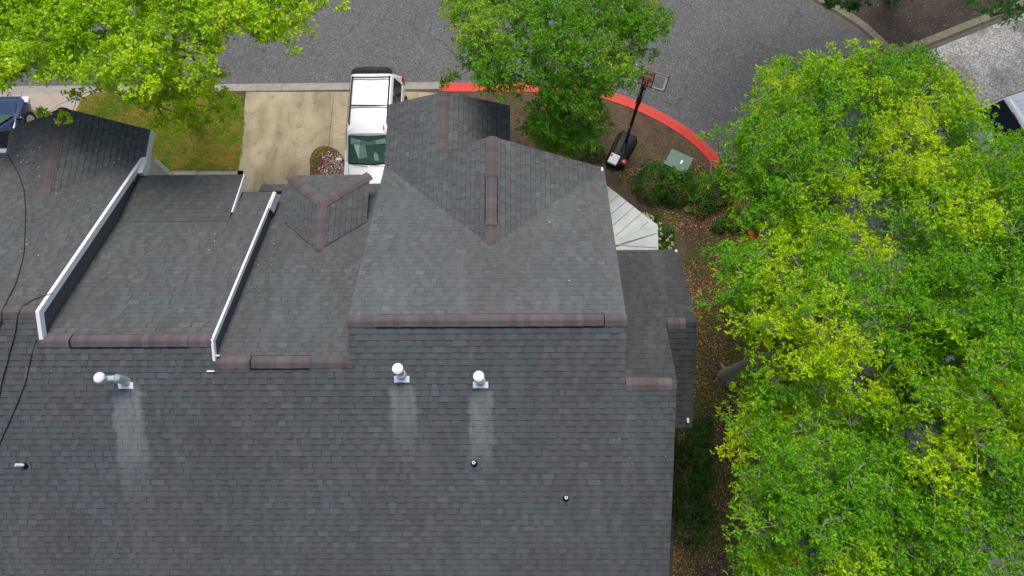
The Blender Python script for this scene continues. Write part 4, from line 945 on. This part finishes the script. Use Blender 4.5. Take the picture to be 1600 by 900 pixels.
GREEN_C = [(.13, .36, .010), (.20, .46, .014), (.46, .64, .05)]
GREEN_D = [(.05, .20, .022), (.075, .27, .03), (.14, .36, .03)]
# left tree, leaning over the street
lp = [(-120, -90), (120, -100), (330, -60), (470, -40), (490, 10), (440, 60), (400, 40), (330, 60), (335, 120), (290, 135), (230, 120), (150, 118), (60, 112), (-20, 128), (-120, 130)]
zl = lambda x, y: 6.2 + 2.0 * math.exp(-((x - 160) / 260) ** 2) - .006 * max(0, y - 60)
pl_ = pads_in(lp, zl, .52, .36, .62, drop=-.42, seed=11, zj=.6)
for x, y, z, rr_ in ((275, 150, 4.6, .55), (300, 175, 3.4, .5), (330, 165, 4.2, .45), (265, 120, 5.0, .5), (240, 160, 3.8, .45), (345, 150, 4.6, .3), (100, 185, 6.4, .20), (70, 178, 6.4, .14), (118, 150, 6.6, .24), (500, 12, 6.2, .3), (535, 8, 6.2, .22), (430, 45, 6.4, .28), (20, 118, 6.6, .4), (285, 195, 2.6, .40), (255, 145, 4.6, .5), (310, 145, 4.8, .5), (285, 170, 3.8, .5), (320, 190, 3.0, .3), (225, 140, 5.0, .4), (170, 132, 5.6, .35), (262, 185, 3.2, .4), (365, 165, 4.2, .16), (350, 178, 3.6, .2), (250, 190, 2.8, .3), (330, 120, 5.6, .4), (200, 150, 5.4, .22)): pl_.append((at(x, y, z), rr_))
addtree('street_tree', 'lime green tree on the lawn beside the left driveway, leaning over the street', at(303, 186, 0), at(268, 95, 3.8), pl_, GREEN_L, dens=320, nl=7, ln=.095, wd=.064, trad=.17, yel=.46, yelscale=.6, leanmid=at(292, 150, 1.6), bscale=.8, twigs=6, flat=.5, seed=5)
# centre tree
cp_ = [(705, -40), (850, -70), (960, -40), (1010, 0), (1025, 45), (985, 60), (965, 90), (985, 120), (940, 135), (915, 170), (930, 225), (880, 225), (830, 200), (800, 150), (755, 128), (728, 70), (700, 20)]
zc = lambda x, y: 5.6 + 1.9 * math.exp(-((x - 840) / 130) ** 2 - ((y - 60) / 120) ** 2) - .008 * max(0, y - 120)
pc_ = pads_in(cp_, zc, .46, .30, .54, drop=-.30, seed=21, zj=.55)
for x, y, z, rr_ in ((1030, 35, 6.4, .3), (1010, 60, 6.3, .3), (1035, 20, 6.3, .22), (985, 95, 5.6, .3), (1000, 80, 5.8, .24), (700, 125, 4.6, .22), (690, 132, 4.4, .14), (712, 118, 4.8, .25), (840, 215, 3.6, .4), (900, 210, 3.2, .4), (935, 215, 2.6, .36), (925, 150, 4.6, .42), (940, 185, 3.6, .36), (910, 130, 5.0, .5), (1000, 40, 6.2, .5), (975, 75, 6.0, .45), (1040, 55, 6.2, .2), (1020, 90, 5.8, .22), (945, 135, 5.0, .3), (920, 165, 4.4, .35), (860, 190, 4.4, .45), (960, 105, 5.2, .3), (730, 105, 5.4, .3)): pc_.append((at(x, y, z), rr_))
addtree('street_tree', 'mid green bushy tree beside the tall unit, hanging over the start of the red kerb', at(862, 185, 0), at(858, 130, 3.2), pc_, GREEN_C, dens=420, nl=9, ln=.078, wd=.034, trad=.15, yel=.08, yelscale=.55, pale=.04, seed=8, flat=.6)
# big trees on the right verge
kw = dict(dens=340, nl=8, ln=.080, wd=.036, trad=.2, yelscale=.62)
a_poly = [(1215, 115), (1290, 105), (1350, 100), (1440, 95), (1475, 130), (1520, 200), (1490, 290), (1420, 330), (1330, 300), (1230, 340), (1165, 330), (1150, 260), (1175, 185)]
za = lambda x, y: 7.4 + 1.3 * math.exp(-((x - 1280) / 150) ** 2 - ((y - 220) / 120) ** 2)
pa_ = pads_in(a_poly, za, .53, .36, .64, drop=-.36, seed=31, zj=.7)
for x, y, z, rr_ in ((1132, 258, 3.4, .30), (1098, 212, 3.0, .16), (1112, 285, 2.6, .35), (1230, 130, 7.4, .35), (1350, 105, 7.4, .3), (1455, 92, 7.4, .3), (1290, 108, 7.4, .3), (1125, 215, 4.4, .3)): pa_.append((at(x, y, z), rr_))
addtree('verge_tree', 'uppermost of the big yellow green trees at right, its crown reaching the pebbled paving', at(1180, 345, 0), at(1225, 300, 3.4), pa_, GREEN_R, yel=.33, seed=12, group='large trees along the right kerb', **kw)
b_poly = [(1150, 400), (1230, 350), (1330, 350), (1400, 430), (1440, 520), (1420, 640), (1330, 660), (1260, 590), (1215, 600), (1190, 545), (1160, 500), (1135, 450)]
zb_ = lambda x, y: 7.6 + 1.4 * math.exp(-((x - 1290) / 130) ** 2 - ((y - 480) / 120) ** 2)
pb_ = pads_in(b_poly, zb_, .53, .36, .64, drop=-.36, seed=41, zj=.8)
for x, y, z, rr_ in ((1148, 425, 7.2, .28), (1158, 470, 7.2, .28), (1172, 512, 7.0, .22), (1158, 392, 7, .22)): pb_.append((at(x, y, z), rr_))
addtree('verge_tree', 'middle tree of the right verge, trunk leaning right from bare roots beside the mulch', at(1135, 586, 0), at(1235, 553, 4.2), pb_, GREEN_R, yel=.37, seed=14, group='large trees along the right kerb', barkm='paletwig', leanmid=at(1175, 568, 1.6), bscale=1.2, **kw)
c_poly = [(1165, 600), (1230, 600), (1300, 640), (1380, 670), (1440, 760), (1460, 900), (1400, 1000), (1180, 1000), (1170, 880), (1185, 800), (1160, 740), (1150, 660)]
zc_ = lambda x, y: 7.2 + 1.4 * math.exp(-((x - 1300) / 150) ** 2 - ((y - 780) / 140) ** 2)
pcc = pads_in(c_poly, zc_, .53, .36, .64, drop=-.36, seed=51, zj=.8)
for x, y, z, rr_ in ((1152, 668, 6.8, .24), (1163, 645, 6.8, .2), (1168, 755, 6.2, .22), (1165, 592, 7.0, .2), (1200, 590, 6.8, .24)): pcc.append((at(x, y, z), rr_))
addtree('verge_tree', 'lowest big tree at right, pale upright trunk beside the red kerb', at(1193, 775, 0), at(1192, 690, 3.2), pcc, GREEN_R, yel=.35, seed=16, group='large trees along the right kerb', barkm='paletwig', **kw)
d_poly = [(1480, 300), (1560, 250), (1660, 200), (1760, 300), (1780, 900), (1640, 1000), (1480, 980), (1440, 760), (1470, 640), (1430, 560), (1400, 430), (1420, 350)]
zd_ = lambda x, y: 7.8 + 1.2 * math.exp(-((x - 1560) / 140) ** 2 - ((y - 560) / 220) ** 2)
pd_ = pads_in(d_poly, zd_, .58, .42, .76, drop=-.50, seed=61, zj=.9)
for x, y, z, rr_ in ((1545, 200, 6.4, .3), (1560, 220, 6.4, .35), (1530, 175, 6.2, .25), (1590, 235, 6.6, .4)): pd_.append((at(x, y, z), rr_))
addtree('verge_tree', 'wide tree at the right edge standing across the road from the kerb', at(1420, 600, -.12), at(1500, 570, 4.0), pd_, GREEN_R, yel=.31, seed=18, group='large trees along the right kerb', **kw)
# trees over the island at the top right
def pads_world(c, rad, n, seed, keep, rmin=.55, rmax=.9):
    rr = random.Random(seed); out = []; t = 0
    while len(out) < n and t < 6000:
        t += 1; v = Vector((rr.uniform(-1, 1), rr.uniform(-1, 1), rr.uniform(-1, 1)))
        if v.length > 1: continue
        p = Vector(c) + Vector((v.x * rad[0], v.y * rad[1], v.z * rad[2])); x, y = proj(p)
        if not keep(x, y): continue
        if all((p - q[0]).length > .72 for q in out): out.append((p, rr.uniform(rmin, rmax)))
    return out
pe_ = pads_world((12.4, 16.4, 10.0), (6.2, 4.8, 2.3), 190, 71, lambda x, y: y < -45)
for x, y, z, rr_ in ((1310, -6, 7, .30), (1345, -2, 7, .32), (1385, -8, 7, .32), (1298, 4, 6.6, .20), (1410, -12, 7, .3), (1330, 8, 6.6, .18)): pe_.append((at(x, y, z), rr_))
addtree('island_tree', 'dark green tree above the bare island, reaching in at the top edge', (14.2, 18.6, 0), (13.4, 18.4, 5.2), pe_, GREEN_D, yel=-.1, seed=20, dens=150, nl=8, ln=.12, wd=.055, trad=.26, twigs=6)
pf_ = pads_world((20.5, 18.2, 8.6), (3.6, 3.2, 1.9), 60, 81, lambda x, y: y < -30)
for x, y, z, rr_ in ((1500, 4, 7, .32), (1590, 28, 6.8, .34), (1540, 14, 7, .3), (1570, 6, 7, .4), (1610, 5, 7, .45)): pf_.append((at(x, y, z), rr_))
addtree('island_tree', 'bright green tree in the top right corner over the pebbled paving', (20.8, 19.2, 0), (20.6, 18.6, 4.8), pf_, [(.08, .33, .014), (.11, .40, .018), (.2, .5, .02)], yel=.0, seed=22, dens=230, nl=9, ln=.09, wd=.038, trad=.22, twigs=6)
print('LEAVES', TOT)
# shrubs
def shrub(name, label, centers, pal, dens=1300, nl=8, ln=.05, wd=.028, group=None, cat='shrub', yel=-.1, seed=1):
    rr = random.Random(seed); c0 = Vector(centers[0][0]); r = empty(name, (c0.x, c0.y, 0), label, cat, group); C = []; A = []; CO = []; st = MB()
    for c, rad, hgt in centers:
        c = Vector((c[0], c[1], 0))
        for k in range(9):
            a = rr.uniform(0, 6.28); e = c + Vector((math.cos(a) * rad * .7, math.sin(a) * rad * .7, hgt * rr.uniform(.6, .95))); st.tube([c + Vector((rr.uniform(-.05, .05), rr.uniform(-.05, .05), 0)), c.lerp(e, .5) + Z * .1, e], [.018, .012, .004], 4)
        for k in range(int(dens * rad * rad)):
            a = rr.uniform(0, 6.28); ez = rr.uniform(.0, 1); q = math.sqrt(1 - ez * ez); bump_ = 1 + .22 * noise.noise(Vector((math.cos(a) * q * 2.4 + c.x, math.sin(a) * q * 2.4, ez * 2.4))) * 1.6
            s_ = rr.uniform(.72, 1.02) * bump_; v = Vector((math.cos(a) * q * rad * s_, math.sin(a) * q * rad * s_, ez * hgt * s_ + .03))
            C.append(tuple(c + v)); A.append(tuple((v * .8 + Z * .5).normalized())); g = pal[0] if rr.random() < .55 else pal[1]
            w_ = max(0, min(1, (nz(c + v, 1.4, seed) + yel) * 3)); CO.append([g[i] * (1 - w_) + pal[2][i] * w_ for i in range(3)])
    st.build('stems', M['bark'], r, kind='stuff'); leaves('foliage', np.array(C), np.array(A), nl, ln, wd, np.array(CO), r); return r
def gp(x, y): p = at(x, y, 0); return (p.x, p.y, 0)
SH = [(.045, .19, .014), (.075, .26, .018), (.16, .38, .03)]
shrub('round_shrub', 'round clipped dark green shrub right of the hoop, in front of the utility cabinet', [(gp(1025, 290), .80, 1.05), (gp(1055, 296), .74, 1.0)], SH, seed=2, cat='shrub')
shrub('loose_shrub', 'loose green shrub below the cabinet, between the round shrub and the kerb', [(gp(1112, 300), .74, .9), (gp(1092, 322), .5, .7), (gp(1138, 282), .6, .8)], [(.05, .19, .014), (.09, .27, .018), (.18, .38, .03)], seed=3)
shrub('loose_shrub', 'low green shrub against the big tree stem, right of the valve cover', [(gp(1150, 345), .5, .6), (gp(1122, 355), .28, .4)], [(.05, .19, .014), (.09, .27, .018), (.18, .38, .03)], seed=4)
shrub('loose_shrub', 'thin green shrub beside the hoop base under the centre tree', [(gp(905, 228), .55, .7), (gp(860, 215), .5, .6), (gp(930, 240), .36, .5)], [(.07, .23, .014), (.12, .30, .018), (.2, .38, .03)], seed=5)
hedge = [(gp(1072, y), .52, 1.25) for y in (690, 722, 755, 790, 825)] + [(gp(1094, y), .40, .9) for y in (712, 748, 800, 640 + 30)]
shrub('hedge', 'dark evergreen hedge along the side wall below the low roof', hedge, [(.025, .12, .014), (.045, .17, .018), (.09, .24, .03)], seed=6, dens=1100, cat='hedge', ln=.055)
fb = shrub('flowering_shrub', 'shrub with small white flowers at the corner of the metal porch roof', [(gp(1037, 372), .40, .7), (gp(1022, 345), .26, .5), (gp(1040, 392), .30, .6)], SH, seed=7, dens=1100)
rr = random.Random(5); C = []; 
for x, y in [(1010, 333), (1014, 338), (1016, 345), (1012, 342), (1018, 350), (1030, 348), (1031, 356), (1026, 352), (1034, 366), (1029, 375), (1048, 368), (1052, 381), (1046, 386), (1030, 382), (1052, 392), (1043, 376), (1008, 336), (1020, 340)]:
    for k in range(3): C.append(tuple(at(x + rr.uniform(-2, 2), y + rr.uniform(-2, 2), .68)))
leaves('flowers', np.array(C), np.tile([0, 0, 1.], (len(C), 1)), 6, .055, .045, np.tile([.75, .74, .42], (len(C), 1)), fb, 'leaf', upb=2, kind='stuff')
# flower bed between the driveways
bed_c = at(510, 252, 0); rB = empty('flower_bed', (bed_c.x, bed_c.y, 0), 'small mulched bed of red leaves and pale petals beside the white vehicle', 'flower bed')
b = MB(); ring = [at(x, y, .0) for x, y in ((484, 300), (485, 262), (484.5, 252), (486.5, 243), (491, 236), (497, 231.5), (505, 229), (513, 229.5), (521, 232), (528, 236), (534, 242), (538, 250), (541, 262), (540, 300))]; c = sum(ring, Vector()) / len(ring)
b.prism([p + Z * .018 for p in ring], (0, 0, .035)); b.build('mulch_mound', M['soil'], rB)
def scatter_flat(name, poly, n, ln, wd, palette, parent=None, zz=.012, tilt=.35, exclude=None, dens=None, **kw):
    xs = [p[0] for p in poly]; ys = [p[1] for p in poly]; P_ = []; rr = random.Random(len(poly) * 7 + n); t = 0
    while len(P_) < n and t < n * 6:
        t += 1; x, y = rr.uniform(min(xs), max(xs)), rr.uniform(min(ys), max(ys))
        if inpoly(x, y, poly):
            q = at(x, y, zz + rr.uniform(0, .02))
            if dens and nz(q, dens[0], dens[1]) + rr.uniform(-.25, .25) < dens[2]: continue
            P_.append(tuple(q))
    N = len(P_); C = np.array(P_); a = rng.uniform(0, 6.283, N); d = np.stack([np.cos(a), np.sin(a), rng.normal(0, tilt, N)], 1); d /= np.linalg.norm(d, axis=1, keepdims=True)
    s_ = np.cross(d, np.array([0, 0, 1.]) + rng.normal(0, tilt, (N, 3))); s_ /= np.linalg.norm(s_, axis=1, keepdims=True)
    L = ln * rng.uniform(.5, 1.3, (N, 1)); W = wd * rng.uniform(.6, 1.2, (N, 1)); lift = np.array([0, 0, 1.]) * L * .25
    V = np.stack([C - d * L / 2, C + s_ * W / 2 + lift * .4, C + d * L / 2 + lift * .3, C - s_ * W / 2 + lift * .2], 1)
    pal = np.array(palette); cols = pal[rng.integers(0, len(pal), N)] * rng.uniform(.7, 1.25, (N, 1))
    return quad_mesh(name, V, np.clip(cols, .003, .9), M['litter'], parent, **kw)
bedpoly = [(486, 262), (485, 246), (492, 236), (505, 229), (520, 232), (532, 240), (539, 252), (541, 275), (484, 275)]
scatter_flat('bark_mulch', bedpoly, 900, .06, .03, [(.30, .09, .03), (.38, .13, .04), (.22, .05, .025), (.16, .08, .03)], rB, .05, kind='stuff')
scatter_flat('petals', [(500, 240), (512, 236), (532, 240), (540, 255), (540, 276), (500, 276), (496, 262), (508, 258)], 420, .045, .03, [(.66, .58, .55), (.72, .66, .64), (.55, .46, .46)], rB, .07, kind='stuff')
scatter_flat('green_leaves', [(486, 262), (485, 246), (492, 236), (510, 230), (508, 236), (496, 248), (494, 262)], 240, .07, .035, [(.14, .20, .02), (.20, .22, .02), (.08, .14, .015)], rB, .07, kind='stuff')
scatter_flat('fallen_petals', [(519, 188), (532, 186), (536, 216), (520, 216)], 26, .045, .03, [(.62, .58, .38), (.66, .62, .50)], None, .02, label='few pale petals fallen on the driveway beside the white vehicle', category='petals', kind='stuff') if False else None
o = scatter_flat('fallen_petals', [(519, 188), (532, 186), (536, 216), (520, 216)], 30, .06, .045, [(.66, .60, .36), (.70, .66, .50)], None, .02, kind='stuff'); tag(o, 'few pale petals fallen on the driveway beside the white vehicle', 'petals')
# leaf litter and weeds in the right garden, grass blades on the lawn
gard = [(955, 270), (1040, 250), (1100, 260), (1150, 330), (1180, 400), (1205, 500), (1222, 620), (1228, 800), (1225, 960), (1050, 960), (1056, 660), (1085, 500), (1064, 400), (1030, 330)]
o = scatter_flat('leaf_litter', gard, 24000, .062, .030, [(.50, .20, .05), (.34, .12, .035), (.55, .26, .09), (.12, .05, .025), (.07, .04, .025), (.58, .38, .20)], None, .0, dens=(.55, 4, -.26), kind='stuff'); tag(o, 'brown leaf litter covering the garden strip along the right side of the building', 'leaf litter')
o = scatter_flat('weeds', gard, 15000, .06, .03, [(.07, .17, .012), (.11, .20, .018), (.14, .18, .02)], None, .02, tilt=.6, dens=(.8, 8, .0), kind='stuff'); tag(o, 'sparse green weeds growing through the garden litter', 'weeds')
soilp = [(800, 145), (940, 152), (1000, 190), (1060, 215), (1120, 262), (1150, 330), (1040, 260), (960, 280), (940, 262), (800, 235)]
o = scatter_flat('leaf_litter', soilp, 6500, .05, .024, [(.20, .13, .07), (.14, .09, .05), (.26, .19, .10), (.10, .07, .045), (.12, .13, .03)], None, .0, dens=(.8, 2, -.2), kind='stuff'); tag(o, 'dry litter and moss on the soil round the basketball hoop', 'leaf litter')
isoil = [(1300, 0), (1560, 0), (1540, 20), (1400, 74), (1380, 66)]
o = scatter_flat('leaf_litter', isoil, 260, .06, .03, [(.34, .30, .14), (.20, .16, .08), (.26, .27, .08)], None, .0, kind='stuff'); tag(o, 'few pale leaves scattered on the dark island soil', 'leaf litter')
o = scatter_flat('street_debris', [(330, 10), (700, 10), (700, 125), (330, 125)], 120, .035, .022, [(.45, .42, .22), (.50, .48, .40)], None, -.125, kind='stuff'); tag(o, 'pale leaf specks scattered over the street asphalt', 'leaf debris')
def blades(name, poly, n, hgt, pal, dens=None, **kw):
    xs = [p[0] for p in poly]; ys = [p[1] for p in poly]; P_ = []; rr = random.Random(n)
    while len(P_) < n:
        x, y = rr.uniform(min(xs), max(xs)), rr.uniform(min(ys), max(ys))
        if inpoly(x, y, poly): P_.append(tuple(at(x, y, .0)))
    C = np.array(P_); N = n; a = rng.uniform(0, 6.283, N); d = np.stack([np.cos(a), np.sin(a), np.full(N, .75)], 1); s_ = np.stack([-np.sin(a), np.cos(a), np.zeros(N)], 1)
    L = hgt * rng.uniform(.5, 1.3, (N, 1)); V = np.stack([C - s_ * .011, C + s_ * .011, C + d * L], 1)
    f = np.array([nz(p, .7, 3) * .5 + nz(p, 2.2, 9) * .6 + nz(p, 6.0, 5) * .4 for p in P_]); w_ = np.clip(f * 1.5 + .32 + rng.normal(0, .25, N), 0, 1)[:, None]
    cols = (np.array(pal[0]) * (1 - w_) + np.array(pal[1]) * w_) * rng.uniform(.7, 1.3, (N, 1))
    return quad_mesh(name, V, np.clip(cols, .003, .9), M['blade'], None, k=3, **kw)
o = blades('grass', [(a, c) for a, c in lawn_px], 70000, .085, [(.18, .31, .02), (.48, .34, .07)], kind='stuff'); tag(o, 'short patchy green and straw coloured lawn grass between the driveways', 'grass')
o = scatter_flat('fallen_leaves', [(a, c) for a, c in lawn_px], 420, .055, .035, [(.40, .36, .06), (.30, .14, .05), (.50, .48, .20)], None, .03, kind='stuff'); tag(o, 'yellow and brown leaves lying on the lawn', 'leaf litter')
# surface roots of the middle tree
b0 = at(1135, 586, .02); 
for k, (x, y) in enumerate(((1086, 566), (1088, 596), (1100, 552), (1152, 618), (1116, 622), (1090, 582), (1146, 560))):
    e = at(x, y, .0); sd = (e - b0).cross(Z).normalized(); pts = []
    for t in (0, .2, .4, .6, .8, 1.0): pts.append(b0.lerp(e, t) + sd * (random.uniform(-.07, .07) * (t > 0)) + Z * (.04 * (1 - t) - .035 * t))
    b = MB(); b.tube(pts, [.12, .085, .060, .045, .032, .015], 7)
    br = pts[2].lerp(e, .6) + sd * random.choice((-.22, .22)); b.tube([pts[2], pts[2].lerp(br, .5) + sd * .03, br - Z * .03], [.045, .03, .012], 6)
    b.build('root', M['roots'], bpy.data.objects['verge_tree.001'], smooth=True)
